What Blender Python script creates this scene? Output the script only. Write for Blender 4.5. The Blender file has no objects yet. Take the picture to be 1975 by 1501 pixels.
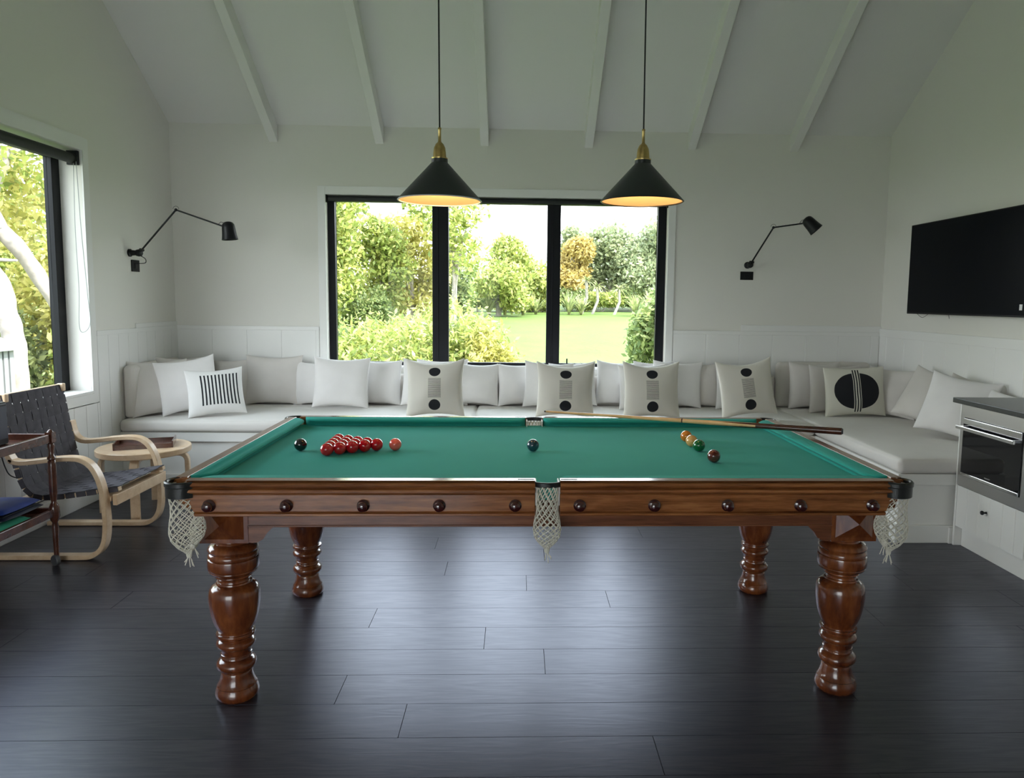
import bpy, math, random
import numpy as np
from mathutils import Vector, Matrix, noise
PI=math.pi
SC=bpy.context.scene
COL=SC.collection
R=math.radians

# ------------------------------------------------------------------ camera, sky, sun, exposure
def setup():
    cam=bpy.data.cameras.new('camera'); co=bpy.data.objects.new('camera',cam); COL.objects.link(co)
    cam.sensor_fit='HORIZONTAL'; cam.sensor_width=36.0; cam.lens=1422.1*36/1975
    cam.shift_x=-60/1975; cam.shift_y=-30/1975
    cam.clip_end=500
    p,y,r=.0984,.0346,.012
    f=Vector((math.sin(y)*math.cos(p),math.cos(y)*math.cos(p),-math.sin(p)))
    r0=Vector((math.cos(y),-math.sin(y),0)); u0=r0.cross(f)
    rt=math.cos(r)*r0+math.sin(r)*u0; up=-math.sin(r)*r0+math.cos(r)*u0
    m=Matrix((rt,up,-f)).transposed().to_4x4(); m.translation=Vector((0,0,1.4497))
    co.matrix_world=m; SC.camera=co
    w=bpy.data.worlds.new('sky'); SC.world=w; w.use_nodes=True; nt=w.node_tree; nt.nodes.clear()
    out=nt.nodes.new('ShaderNodeOutputWorld'); bg=nt.nodes.new('ShaderNodeBackground')
    tc=nt.nodes.new('ShaderNodeTexCoord'); sp=nt.nodes.new('ShaderNodeSeparateXYZ'); cr=nt.nodes.new('ShaderNodeValToRGB')
    cr.color_ramp.elements[0].position=0.0; cr.color_ramp.elements[0].color=(.97,.98,1,1)
    cr.color_ramp.elements[1].position=.6; cr.color_ramp.elements[1].color=(.78,.87,1,1)
    nt.links.new(tc.outputs['Generated'],sp.inputs[0]); nt.links.new(sp.outputs['Z'],cr.inputs[0])
    nt.links.new(cr.outputs[0],bg.inputs[0]); nt.links.new(bg.outputs[0],out.inputs[0])
    bg.inputs[1].default_value=3.4
    s=bpy.data.lights.new('sun','SUN'); s.energy=5.2; s.angle=R(1.5); s.color=(1,.95,.86)
    so=bpy.data.objects.new('sun',s); COL.objects.link(so)
    d=Vector((-.75,.35,-.95)); so.rotation_euler=d.to_track_quat('-Z','Y').to_euler()
    SC.view_settings.view_transform='Standard'; SC.view_settings.look='None'
    SC.view_settings.gamma=1; SC.view_settings.use_curve_mapping=False
    SC.view_settings.exposure=1.3
def portal(loc,rot,sx,sy):
    l=bpy.data.lights.new('daylight_portal','AREA'); l.shape='RECTANGLE'; l.size=sx; l.size_y=sy; l.cycles.is_portal=True
    o=bpy.data.objects.new('daylight_portal',l); COL.objects.link(o); o.location=loc; o.rotation_euler=rot
setup()
B=6.5635; XL=-2.99; XR=3.274; YR=-2.57; ZC=2.923; SL=.6515; YM=(B+YR)/2
WT=.22
portal((-.18,B+.20,1.6),(R(-90),0,0),2.98,1.47)
portal((XL-.20,4.0,1.6),(0,R(-90),0),1.64,2.5)
portal((-1.6,YR-.20,1.1),(R(90),0,0),2.5,2.2)

# ------------------------------------------------------------------ node helpers
def newmat(name):
    m=bpy.data.materials.new(name); m.use_nodes=True; nt=m.node_tree
    return m,nt,nt.nodes['Principled BSDF']
def lk(nt,a,b): nt.links.new(a,b)
def setin(p,**k):
    for a,b in k.items():
        a=a.replace('_',' ')
        if a in p.inputs: p.inputs[a].default_value=b
def mth(nt,op,a,b=None,c=None):
    n=nt.nodes.new('ShaderNodeMath'); n.operation=op
    for i,x in enumerate((a,b,c)):
        if x is None: continue
        if isinstance(x,(int,float)): n.inputs[i].default_value=x
        else: lk(nt,x,n.inputs[i])
    return n.outputs[0]
def mixc(nt,f,a,b):
    n=nt.nodes.new('ShaderNodeMix'); n.data_type='RGBA'
    for i,x in ((0,f),(6,a),(7,b)):
        if isinstance(x,(int,float)): n.inputs[i].default_value=x
        elif isinstance(x,tuple): n.inputs[i].default_value=x if len(x)==4 else x+(1,)
        else: lk(nt,x,n.inputs[i])
    return n.outputs[2]
def noise_tex(nt,scale,vec=None,sc3=None,detail=4,rough=.55,coord='Object'):
    tc=nt.nodes.new('ShaderNodeTexCoord'); mp=nt.nodes.new('ShaderNodeMapping')
    lk(nt,vec if vec is not None else tc.outputs[coord],mp.inputs[0])
    if sc3: mp.inputs['Scale'].default_value=sc3
    n=nt.nodes.new('ShaderNodeTexNoise'); n.inputs['Scale'].default_value=scale; n.inputs['Detail'].default_value=detail; n.inputs['Roughness'].default_value=rough
    lk(nt,mp.outputs[0],n.inputs['Vector']); return n.outputs[0]
def bump(nt,p,h,strength=.2,dist=.002):
    b=nt.nodes.new('ShaderNodeBump'); b.inputs['Strength'].default_value=strength; b.inputs['Distance'].default_value=dist
    lk(nt,h,b.inputs['Height']); lk(nt,b.outputs[0],p.inputs['Normal'])
def ramp(nt,fac,stops):
    r=nt.nodes.new('ShaderNodeValToRGB'); e=r.color_ramp.elements
    while len(e)<len(stops): e.new(.5)
    for i,(p,c) in enumerate(stops): e[i].position=p; e[i].color=tuple(c)+(1,) if len(c)==3 else c
    lk(nt,fac,r.inputs[0]); return r.outputs[0]
def plain(name,col,rough=.5,metal=0,var=0,vs=8,bs=0,bscale=60,spec=.5,sheen=0,coat=0):
    m,nt,p=newmat(name); setin(p,Base_Color=tuple(col)+(1,),Roughness=rough,Metallic=metal)
    p.inputs['Specular IOR Level'].default_value=spec
    if sheen: p.inputs['Sheen Weight'].default_value=sheen
    if coat: p.inputs['Coat Weight'].default_value=coat; p.inputs['Coat Roughness'].default_value=.08
    if var:
        n=noise_tex(nt,vs); c=ramp(nt,n,[(.3,tuple(x*(1-var) for x in col)),(.7,tuple(min(1,x*(1+var)) for x in col))]); lk(nt,c,p.inputs['Base Color'])
    if bs: bump(nt,p,noise_tex(nt,bscale),bs)
    return m
def woodmat(name,c0,c1,c2,sc3,scale=6,rough=.28,coat=.4,bs=.05):
    m,nt,p=newmat(name)
    n=noise_tex(nt,scale,sc3=sc3,detail=6,rough=.6); n2=noise_tex(nt,scale*5,sc3=sc3,detail=3)
    f=mth(nt,'ADD',mth(nt,'MULTIPLY',n,.75),mth(nt,'MULTIPLY',n2,.25))
    lk(nt,ramp(nt,f,[(.32,c0),(.5,c1),(.68,c2)]),p.inputs['Base Color'])
    setin(p,Roughness=rough); p.inputs['Coat Weight'].default_value=coat; p.inputs['Coat Roughness'].default_value=.12
    bump(nt,p,f,bs,.001); return m

M={}
M['wall']=plain('wall_paint',(.80,.785,.735),.6,bs=.03,bscale=120)
M['ceil']=plain('ceiling_paint',(.80,.79,.765),.65,bs=.03,bscale=90)
M['trim']=plain('trim_gloss_white',(.84,.84,.82),.35)
M['black']=plain('black_aluminium',(.008,.009,.012),.5,spec=.2)
M['blackm']=plain('black_lamp_metal',(.006,.007,.009),.4,spec=.3)
M['blackp']=plain('black_plastic',(.008,.008,.010),.45,spec=.25)
M['linen']=plain('oatmeal_linen',(.70,.665,.63),.9,bs=.25,bscale=350,var=.04,vs=5,sheen=.15)
M['linen2']=plain('white_cotton',(.80,.78,.765),.9,bs=.25,bscale=350,var=.03,vs=5,sheen=.15)
M['seat']=plain('seat_canvas',(.74,.71,.67),.9,bs=.2,bscale=250,var=.03,vs=3,sheen=.1)
M['pad']=plain('back_pad_canvas',(.68,.645,.60),.9,bs=.2,bscale=250,var=.03,vs=3)
M['bench']=plain('bench_white_paint',(.80,.795,.76),.45)
M['baize']=plain('green_baize',(.034,.36,.305),.97,bs=.2,bscale=500,var=.05,vs=3,sheen=.05,spec=.1)
M['birch']=woodmat('birch_ply',(.62,.42,.25),(.72,.52,.33),(.78,.60,.41),(1,1,1),14,.35,.2,.02)
M['wood']=woodmat('mahogany_boards',(.11,.032,.010),(.27,.095,.030),(.44,.18,.062),(.7,9,9),5,.25,.5)
M['woodv']=woodmat('mahogany_turned',(.075,.016,.006),(.17,.044,.013),(.30,.092,.026),(4,4,1),4,.18,.7,.02)
M['woodtop']=woodmat('mahogany_rail_top',(.16,.075,.045),(.23,.115,.07),(.30,.16,.10),(1,1,1),8,.22,.6,.02)
M['wooddk']=woodmat('mahogany_apron',(.09,.028,.012),(.19,.065,.03),(.28,.11,.05),(.7,9,9),5,.3,.4)
M['trolley']=woodmat('dark_stained_wood',(.05,.016,.010),(.09,.03,.018),(.13,.045,.026),(3,3,3),6,.25,.5,.02)
M['knob']=plain('dark_cherry_knob',(.045,.006,.006),.1,coat=1)
M['leather']=plain('black_leather',(.014,.015,.015),.35,bs=.2,bscale=120)
M['net']=plain('cotton_net',(.80,.76,.66),.9)
M['web']=plain('charcoal_webbing',(.07,.065,.078),.85,bs=.3,bscale=300,var=.15,vs=30)
M['brass']=plain('aged_brass',(.50,.37,.14),.3,1,var=.15,vs=30)
M['shadeout']=plain('green_black_enamel',(.012,.018,.015),.38,coat=.2)
M['steel']=plain('brushed_steel',(.56,.55,.53),.32,1)
M['steelb']=plain('polished_steel',(.85,.85,.84),.12,1)
M['ovenglass']=plain('oven_black_glass',(.006,.006,.007),.04)
M['tv']=plain('tv_black_screen',(.002,.003,.006),.3,spec=.06)
M['counter']=plain('black_stone_worktop',(.035,.038,.036),.3,var=.2,vs=80)
M['cord']=plain('black_cord',(.01,.01,.012),.6)
M['chain']=plain('grey_blind_chain',(.32,.34,.33),.5)
M['blindtape']=plain('blind_fabric_charcoal',(.012,.014,.016),.6)
M['blue']=plain('blue_fabric',(.012,.035,.22),.55,var=.2,vs=12)
M['navy']=plain('navy_fabric',(.008,.012,.035),.5)
M['greencloth']=plain('green_cloth',(.01,.22,.13),.9,var=.15,vs=20)
M['rubber']=plain('grey_rubber',(.08,.08,.085),.45)
M['cue']=woodmat('cue_maple',(.55,.33,.14),(.66,.42,.19),(.74,.50,.26),(1,1,1),8,.25,.5,.0)
M['cuedk']=woodmat('cue_ebony',(.03,.012,.008),(.06,.022,.014),(.10,.035,.02),(1,1,1),8,.25,.5,.0)
M['brick']=plain('white_label',(.8,.8,.8),.5)
M['pocketwhite']=plain('white_pocket_plate',(.78,.77,.75),.4)

def glassmat():
    m=bpy.data.materials.new('window_glass'); m.use_nodes=True; nt=m.node_tree; nt.nodes.clear()
    o=nt.nodes.new('ShaderNodeOutputMaterial'); t=nt.nodes.new('ShaderNodeBsdfTransparent'); g=nt.nodes.new('ShaderNodeBsdfGlossy'); g.inputs['Roughness'].default_value=.02
    mx=nt.nodes.new('ShaderNodeMixShader'); fr=nt.nodes.new('ShaderNodeLayerWeight'); fr.inputs[0].default_value=.5
    t.inputs[0].default_value=(.96,.98,.97,1)
    lk(nt,mth(nt,'ADD',.004,mth(nt,'MULTIPLY',mth(nt,'POWER',fr.outputs['Facing'],5.0),.5)),mx.inputs[0]); lk(nt,t.outputs[0],mx.inputs[1]); lk(nt,g.outputs[0],mx.inputs[2]); lk(nt,mx.outputs[0],o.inputs[0]); return m
M['glass']=glassmat()
def floormat():
    m,nt,p=newmat('dark_oak_boards')
    at=nt.nodes.new('ShaderNodeAttribute'); at.attribute_name='plank'
    tc=nt.nodes.new('ShaderNodeTexCoord'); sp=nt.nodes.new('ShaderNodeSeparateXYZ'); lk(nt,tc.outputs['Object'],sp.inputs[0])
    cb=nt.nodes.new('ShaderNodeCombineXYZ')
    lk(nt,sp.outputs['X'],cb.inputs[0]); lk(nt,sp.outputs['Y'],cb.inputs[1]); lk(nt,mth(nt,'MULTIPLY',at.outputs['Fac'],37.0),cb.inputs[2])
    n=noise_tex(nt,1.0,vec=cb.outputs[0],sc3=(1.6,14,1),detail=3,rough=.5)
    rings=mth(nt,'FRACT',mth(nt,'MULTIPLY',n,7.0))
    rr=mth(nt,'ABSOLUTE',mth(nt,'SUBTRACT',rings,.5))
    fine=noise_tex(nt,1.0,vec=cb.outputs[0],sc3=(9,160,1),detail=3)
    g=mth(nt,'ADD',mth(nt,'MULTIPLY',rr,.7),mth(nt,'MULTIPLY',fine,.8))
    c=ramp(nt,g,[(.2,(.011,.0095,.011)),(.5,(.021,.018,.0205)),(.85,(.040,.034,.037))])
    tone=mth(nt,'ADD',.7,mth(nt,'MULTIPLY',at.outputs['Fac'],.6))
    mx=nt.nodes.new('ShaderNodeVectorMath'); mx.operation='SCALE'; lk(nt,c,mx.inputs[0]); lk(nt,tone,mx.inputs['Scale'])
    lk(nt,mx.outputs[0],p.inputs['Base Color'])
    lk(nt,mth(nt,'ADD',.37,mth(nt,'MULTIPLY',g,-.06)),p.inputs['Roughness'])
    bump(nt,p,g,.16,.0012); p.inputs['Specular IOR Level'].default_value=.8; p.inputs['Specular Tint'].default_value=(.62,.68,1,1)  # bluish tint paints the sky's reflection into the floor gloss
    return m
M['floor']=floormat()
def leafmat(name,c0,c1,c2,trans=.45):
    m,nt,p=newmat(name)
    at=nt.nodes.new('ShaderNodeAttribute'); at.attribute_name='rnd'
    c=ramp(nt,at.outputs['Fac'],[(0,c0),(.5,c1),(1,c2)])
    lk(nt,c,p.inputs['Base Color']); setin(p,Roughness=.5)
    tr=nt.nodes.new('ShaderNodeBsdfTranslucent'); lk(nt,c,tr.inputs[0]); mx=nt.nodes.new('ShaderNodeMixShader'); mx.inputs[0].default_value=trans
    out=nt.nodes['Material Output']; lk(nt,p.outputs[0],mx.inputs[1]); lk(nt,tr.outputs[0],mx.inputs[2]); lk(nt,mx.outputs[0],out.inputs[0]); return m
LM={'bright':leafmat('leaves_bright',(0.161,0.214,0.057),(0.338,0.399,0.094),(0.606,0.582,0.213)),  # leaf colours lightened to stand in for haze over the garden
    'mid':leafmat('leaves_mid',(0.105,0.156,0.057),(0.216,0.281,0.094),(0.420,0.449,0.183)),
    'grey':leafmat('leaves_greygreen',(0.141,0.181,0.094),(0.280,0.323,0.169),(0.440,0.465,0.258)),
    'orange':leafmat('leaves_golden',(0.262,0.197,0.064),(0.477,0.365,0.109),(0.606,0.490,0.183)),
    'yellow':leafmat('leaves_yellow',(0.253,0.247,0.064),(0.477,0.449,0.117),(0.681,0.600,0.243)),
    'dark':leafmat('leaves_dark',(0.076,0.098,0.043),(0.141,0.172,0.064),(0.234,0.265,0.102)),
    'flax':leafmat('flax_blades',(0.161,0.197,0.080),(0.291,0.331,0.132),(0.495,0.490,0.243))}
M['bark']=plain('pale_bark',(.30,.265,.235),.9,var=.3,vs=9,bs=.6,bscale=20)
M['barkd']=plain('grey_bark',(.20,.18,.15),.9,var=.3,vs=9,bs=.6,bscale=20)
def grassmat():
    m,nt,p=newmat('lawn_grass'); n=noise_tex(nt,.6,detail=8,rough=.7); n2=noise_tex(nt,9,detail=4)
    f=mth(nt,'ADD',mth(nt,'MULTIPLY',n,.6),mth(nt,'MULTIPLY',n2,.4))
    lk(nt,ramp(nt,f,[(.3,(.048,.088,.006)),(.5,(.070,.118,.009)),(.7,(.100,.142,.016))]),p.inputs['Base Color']); setin(p,Roughness=.9); bump(nt,p,n2,.5,.05); return m
M['grass']=grassmat()

# ------------------------------------------------------------------ mesh builder
class MB:
    def __init__(s): s.v=[]; s.f=[]; s.uv=None
    def add(s,vs,fs):
        o=len(s.v); s.v+= [tuple(v) for v in vs]; s.f+=[tuple(i+o for i in f) for f in fs]; return s
    def box(s,x0,x1,y0,y1,z0,z1):
        return s.add([(x0,y0,z0),(x1,y0,z0),(x1,y1,z0),(x0,y1,z0),(x0,y0,z1),(x1,y0,z1),(x1,y1,z1),(x0,y1,z1)],
          [(0,3,2,1),(4,5,6,7),(0,1,5,4),(1,2,6,5),(2,3,7,6),(3,0,4,7)])
    def prism(s,poly,a,b,axis='z'):
        n=len(poly)
        def P(p,t): return {'z':(p[0],p[1],t),'y':(p[0],t,p[1]),'x':(t,p[0],p[1])}[axis]
        return s.add([P(p,a) for p in poly]+[P(p,b) for p in poly],[tuple(range(n))[::-1],tuple(range(n,2*n))]+[(i,(i+1)%n,n+(i+1)%n,n+i) for i in range(n)])
    def lathe(s,prof,c=(0,0,0),n=32,axis=(0,0,1),closed=False,sx=1,sy=1,caps=True):
        q=Vector((0,0,1)).rotation_difference(Vector(axis)).to_matrix(); vs=[];fs=[]; c=Vector(c)
        for r,z in prof:
            for k in range(n):
                a=2*PI*k/n; vs.append(c+q@Vector((r*math.cos(a)*sx,r*math.sin(a)*sy,z)))
        m=len(prof)
        for i in range(m-1 if not closed else m):
            j=(i+1)%m
            for k in range(n): k2=(k+1)%n; fs.append((i*n+k,i*n+k2,j*n+k2,j*n+k))
        if not closed and caps:
            if prof[0][0]>1e-6: fs.append(tuple(range(n))[::-1])
            if prof[-1][0]>1e-6: fs.append(tuple((m-1)*n+k for k in range(n)))
        return s.add(vs,fs)
    def sweep(s,path,sec,up=None,closed=False,cap=True,scale=None):
        P=[Vector(p) for p in path]; n=len(P); m=len(sec); vs=[]; fs=[]; prevn=None
        for i in range(n):
            if closed: t=(P[(i+1)%n]-P[i-1])
            else: t=P[min(i+1,n-1)]-P[max(i-1,0)]
            t.normalize()
            if up is not None: nn=Vector(up)
            elif prevn is None: nn=Vector((0,0,1)) if abs(t.z)<.9 else Vector((1,0,0))
            else: nn=prevn
            nn=(nn-t*nn.dot(t)); nn.normalize(); prevn=nn; bb=t.cross(nn); k=scale[i] if scale else 1
            for a,b in sec: vs.append(P[i]+nn*a*k+bb*b*k)
        for i in range(n if closed else n-1):
            j=(i+1)%n
            for k in range(m): k2=(k+1)%m; fs.append((i*m+k,i*m+k2,j*m+k2,j*m+k))
        if cap and not closed: fs.append(tuple(range(m))[::-1]); fs.append(tuple((n-1)*m+k for k in range(m)))
        return s.add(vs,fs)
    def tube(s,path,r,n=8,closed=False,scale=None):
        return s.sweep(path,[(r*math.cos(2*PI*k/n),r*math.sin(2*PI*k/n)) for k in range(n)],closed=closed,scale=scale)
    def sphere(s,c,r,n=24):
        m=n//2; return s.lathe([(max(r*math.sin(PI*i/m),1e-5) if 0<i<m else 0,-r*math.cos(PI*i/m)) for i in range(m+1)],c,n)
    def build(s,name,mat,parent=None,loc=None,smooth=False,bevel=0,local=False,seg=2):
        off=Vector((0,0,0))
        if loc is not None: off=Vector(loc)
        elif parent is not None and not local:
            p=parent
            while p is not None: off+=p.location; p=p.parent
        me=bpy.data.meshes.new(name)
        me.from_pydata([(a-off.x,b-off.y,c-off.z) for a,b,c in s.v],[],s.f)
        me.materials.append(mat)
        import bmesh
        bm=bmesh.new(); bm.from_mesh(me); bmesh.ops.remove_doubles(bm,verts=bm.verts,dist=1e-6); bmesh.ops.recalc_face_normals(bm,faces=bm.faces); bm.to_mesh(me); bm.free()
        o=bpy.data.objects.new(name,me); COL.objects.link(o)
        if loc is not None: o.location=loc
        if parent is not None: o.parent=parent
        if smooth:
            me.polygons.foreach_set('use_smooth',[True]*len(me.polygons))
            if smooth!='all':
                try: me.set_sharp_from_angle(angle=R(38))
                except Exception: pass
        if bevel:
            b=o.modifiers.new('bevel','BEVEL'); b.width=bevel; b.segments=seg; b.limit_method='ANGLE'; b.angle_limit=R(40)
        return o
def rsec(w,h,r=.004):
    w/=2;h/=2; return [(-w,-h+r),(-w+r,-h),(w-r,-h),(w,-h+r),(w,h-r),(w-r,h),(-w+r,h),(-w,h-r)]
def spline(pts,n=8,closed=False):
    P=[Vector(p) for p in pts]; out=[]; m=len(P)
    for i in range(m if closed else m-1):
        p0=P[(i-1)%m] if closed or i>0 else P[0]*2-P[1]; p1=P[i]; p2=P[(i+1)%m]; p3=P[(i+2)%m] if closed or i<m-2 else P[-1]*2-P[-2]
        for k in range(n):
            t=k/n; out.append(.5*((2*p1)+(p2-p0)*t+(2*p0-5*p1+4*p2-p3)*t*t+(3*p1-p0-3*p2+p3)*t**3))
    if not closed: out.append(P[-1].copy())
    return out
def tag(o,label=None,cat=None,group=None,kind=None):
    if label: o['label']=label
    if cat: o['category']=cat
    if group: o['group']=group
    if kind: o['kind']=kind
    return o
def empty(name,loc,label=None,cat=None,group=None,kind=None,rz=0):
    o=bpy.data.objects.new(name,None); COL.objects.link(o); o.location=loc; o.rotation_euler=(0,0,rz); o.empty_display_size=.1
    return tag(o,label,cat,group,kind)
def copy_tree(o,parent=None):
    c=o.copy(); COL.objects.link(c)
    if parent is not None: c.parent=parent
    for ch in list(o.children): copy_tree(ch,c)
    return c
def struct(o): o['kind']='structure'; return o

# ------------------------------------------------------------------ room shell
# floor: individually bevelled boards in one mesh
def floor():
    rnd=random.Random(4); W=.2075; y=2.33-W*30; rows=[]
    known={0:-.387,1:-.648,2:.118,3:-.132,4:-.65,5:.45,6:.054,7:-.378,-1:.463,8:-1.9,-2:-1.1}
    vs=[];fs=[];pl=[]
    k=-24
    while True:
        y0=2.33+k*W; 
        if y0>B: break
        y1=min(y0+W,B+.0)
        if y1>YR:
            j=known.get(k,rnd.uniform(-1,1)); L=2.2
            xs=[j+i*L+(rnd.uniform(-.35,.35) if i else 0) for i in range(-3,4)]
            xs=[XL-.01]+[x for x in xs if XL+.15<x<XR-.15]+[XR+.01]
            for a,b in zip(xs[:-1],xs[1:]):
                g=.0011; d=.0025; r=rnd.random(); yy0=max(y0,YR)
                o=len(vs)
                vs+=[(a,yy0,-.004),(b,yy0,-.004),(b,y1,-.004),(a,y1,-.004),(a+g,yy0+g,0),(b-g,yy0+g,0),(b-g,y1-g,0),(a+g,y1-g,0)]
                for f in [(4,5,6,7),(0,1,5,4),(1,2,6,5),(2,3,7,6),(3,0,4,7)]: fs.append(tuple(q+o for q in f)); pl.append(r)
        k+=1
    o=len(vs); vs+=[(XL-WT,YR-WT,-.005),(XR+WT,YR-WT,-.005),(XR+WT,B+WT,-.005),(XL-WT,B+WT,-.005),(XL-WT,YR-WT,-.15),(XR+WT,YR-WT,-.15),(XR+WT,B+WT,-.15),(XL-WT,B+WT,-.15)]
    for f in [(0,1,2,3),(7,6,5,4),(0,4,5,1),(1,5,6,2),(2,6,7,3),(3,7,4,0)]: fs.append(tuple(q+o for q in f)); pl.append(.3)
    me=bpy.data.meshes.new('floor'); me.from_pydata(vs,[],fs); me.materials.append(M['floor'])
    at=me.attributes.new('plank','FLOAT','FACE'); at.data.foreach_set('value',pl)
    ob=bpy.data.objects.new('floor',me); COL.objects.link(ob); struct(ob)
floor()
# opening frames
WX0,WX1,WZ0,WZ1=-1.679,1.316,.858,2.344      # back window
LY0,LY1,LZ0,LZ1=2.75,5.245,.785,2.432        # left window
DX0,DX1,DZ1=-2.85,-.35,2.2                     # glazed doors behind the camera
w=MB(); w.box(XL-WT,WX0,B,B+WT,0,ZC); w.box(WX1,XR+WT,B,B+WT,0,ZC); w.box(WX0,WX1,B,B+WT,0,WZ0); w.box(WX0,WX1,B,B+WT,WZ1,ZC)
struct(w.build('wall_back',M['wall']))
w=MB(); w.box(XL-WT,DX0,YR-WT,YR,0,ZC); w.box(DX1,XR+WT,YR-WT,YR,0,ZC); w.box(DX0,DX1,YR-WT,YR,DZ1,ZC)
struct(w.build('wall_front',M['wall']))
ZR=ZC+SL*(B-YM)
w=MB(); w.box(XL-WT,XL,LY1,B,0,ZC); w.box(XL-WT,XL,YR,LY0,0,ZC); w.box(XL-WT,XL,LY0,LY1,0,LZ0); w.box(XL-WT,XL,LY0,LY1,LZ1,ZC)
w.prism([(YR,ZC),(B,ZC),(YM,ZR)],XL-WT,XL,'x')
struct(w.build('wall_left',M['wall']))
w=MB(); w.prism([(YR,0),(B,0),(B,ZC),(YM,ZR),(YR,ZC)],XR,XR+WT,'x'); struct(w.build('wall_right',M['wall']))
e=.35
w=MB(); w.prism([(YR-WT-e,ZC-SL*(WT+e)),(YM,ZR),(B+WT+e,ZC-SL*(WT+e)),(B+WT+e,ZC-SL*(WT+e)+.2),(YM,ZR+.2),(YR-WT-e,ZC-SL*(WT+e)+.2)],XL-WT-.2,XR+WT+.2,'x')
c=struct(w.build('ceiling',M['ceil']))
# exposed rafters, each its own object
for i in range(-0,6):
    X=-2.1109+i*.9039+(.0 if i else 0); w=MB(); hw=.036; d=.146
    w.prism([(B,ZC-d),(B,ZC+.01),(YM,ZR+.01),(YM,ZR-d)],X-hw,X+hw,'x')
    struct(w.build('trim_%d'%(i+1),M['ceil'],bevel=.003))
# dado cap boards and panelling
def panel_x(name,x0,x1,y,z0,z1,sp=.14,off=.012):   # v-groove boards along X (face towards -Y)
    w=MB(); x=x0
    while x<x1-.01:
        b=min(x+sp,x1); g=.003
        w.prism([(x,y),(x,y-off+g),(x+g,y-off),(b-g,y-off),(b,y-off+g),(b,y)],z0,z1); x=b
    return struct(w.build(name,M['trim']))
def panel_y(name,y0,y1,x,z0,z1,sgn,sp=.14,off=.012):
    w=MB(); y=y0
    while y<y1-.01:
        b=min(y+sp,y1); g=.003
        w.prism([(x,y),(x+sgn*(off-g),y),(x+sgn*off,y+g),(x+sgn*off,b-g),(x+sgn*(off-g),b),(x,b)],z0,z1); y=b
    return struct(w.build(name,M['trim']))
panel_x('trim_7',XL+.012,WX0-.07,B,.0,1.165,.3,.008)
panel_x('trim_8',WX1+.07,XR-.012,B,.0,1.165,.3,.008)
panel_y('trim_9',LY1+.075,B,XL,.10,1.165,1)
panel_y('trim_10',YR,B,XR,.10,1.165,-1,.3,.008)
panel_y('trim_11',YR+.02,LY1+.075,XL,.10,.69,1)
w=MB(); w.box(XL,WX0-.07,B-.016,B,1.165,1.20); struct(w.build('trim_12',M['trim'],bevel=.003))
w=MB(); w.box(WX1+.07,XR,B-.016,B,1.165,1.20); w.box(2.0,XR,B-.012,B,1.20,1.255); struct(w.build('trim_13',M['trim'],bevel=.003))
w=MB(); w.box(XL,XL+.016,LY1+.075,B,1.165,1.20); w.box(XL,XL+.012,5.87,B,1.20,1.235); struct(w.build('trim_14',M['trim'],bevel=.003))
w=MB(); w.box(XR-.016,XR,YR,B,1.165,1.235); struct(w.build('trim_15',M['trim'],bevel=.003))
w=MB(); w.box(XL,XL+.018,YR,5.56,0,.13); struct(w.build('baseboard_left',M['trim'],bevel=.003))
w=MB(); w.box(XR-.018,XR,YR,2.2,0,.13); struct(w.build('baseboard_right',M['trim'],bevel=.003))

def pane(mb,name,root): 
    o=mb.build(name,M['glass'],root); return o
def back_window():
    t=empty('window_1',((WX0+WX1)/2,B,WZ0),kind='structure')
    y0,y1=B+.07,B+.13
    m=MB(); m.box(WX0,WX0+.06,y0,y1,WZ0,WZ1); m.box(WX1-.075,WX1,y0,y1,WZ0,WZ1); m.box(WX0+.06,WX1-.075,y0,y1,WZ1-.05,WZ1); m.box(WX0+.06,WX1-.075,y0,y1,WZ0,WZ0+.03)
    m.build('window_frame',M['black'],t,bevel=.003)
    for a,b in ((-.765,-.622),(.252,.372)):
        m=MB(); m.box(a,b,y0-.005,y1,WZ0+.03,WZ1-.05); m.box(a+.045,a+.055,y0-.012,y0-.005,WZ0+.03,WZ1-.05); m.build('mullion',M['black'],t,bevel=.003)
    for a,b in ((WX0+.06,-.765),(-.622,.252),(.372,WX1-.075)):
        m=MB(); m.box(a,b,B+.098,B+.104,WZ0+.03,WZ1-.05); m.build('pane',M['glass'],t)
    m=MB(); d=.012
    m.box(WX0-.065,WX0,B-d,B,WZ0-.05,WZ1+.07); m.box(WX1,WX1+.065,B-d,B,WZ0-.05,WZ1+.07); m.box(WX0,WX1,B-d,B,WZ1,WZ1+.07)
    m.build('casing',M['trim'],t,bevel=.002)
    m=MB(); m.box(WX0,WX1,B-.02,B+.07,WZ0-.02,WZ0-.001); m.build('window_sill',M['trim'],t,bevel=.003)
    m=MB(); m.box(.435,.447,B+.04,B+.052,WZ0,WZ0+.075); m.box(.41,.447,B+.04,B+.07,WZ0,WZ0+.012); m.build('window_latch',M['black'],t,bevel=.001)
back_window()
t=empty('roller_blind',((WX0+WX1)/2,B+.035,WZ1-.04),'long black roller blind rolled up at the head of the three-pane window','blind')
m=MB(); m.lathe([(.0,-1.48),(.023,-1.48),(.023,1.48),(0,1.48)],((WX0+WX1)/2,B+.035,WZ1-.030),20,(1,0,0)); m.build('blind_roll',M['blindtape'],t,smooth=True)
for a in (WX0+.001,WX1-.012):
    m=MB(); m.box(a,a+.011,B+.004,B+.066,WZ1-.065,WZ1-.001); m.build('blind_bracket',M['blackp'],t,bevel=.003)
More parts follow.
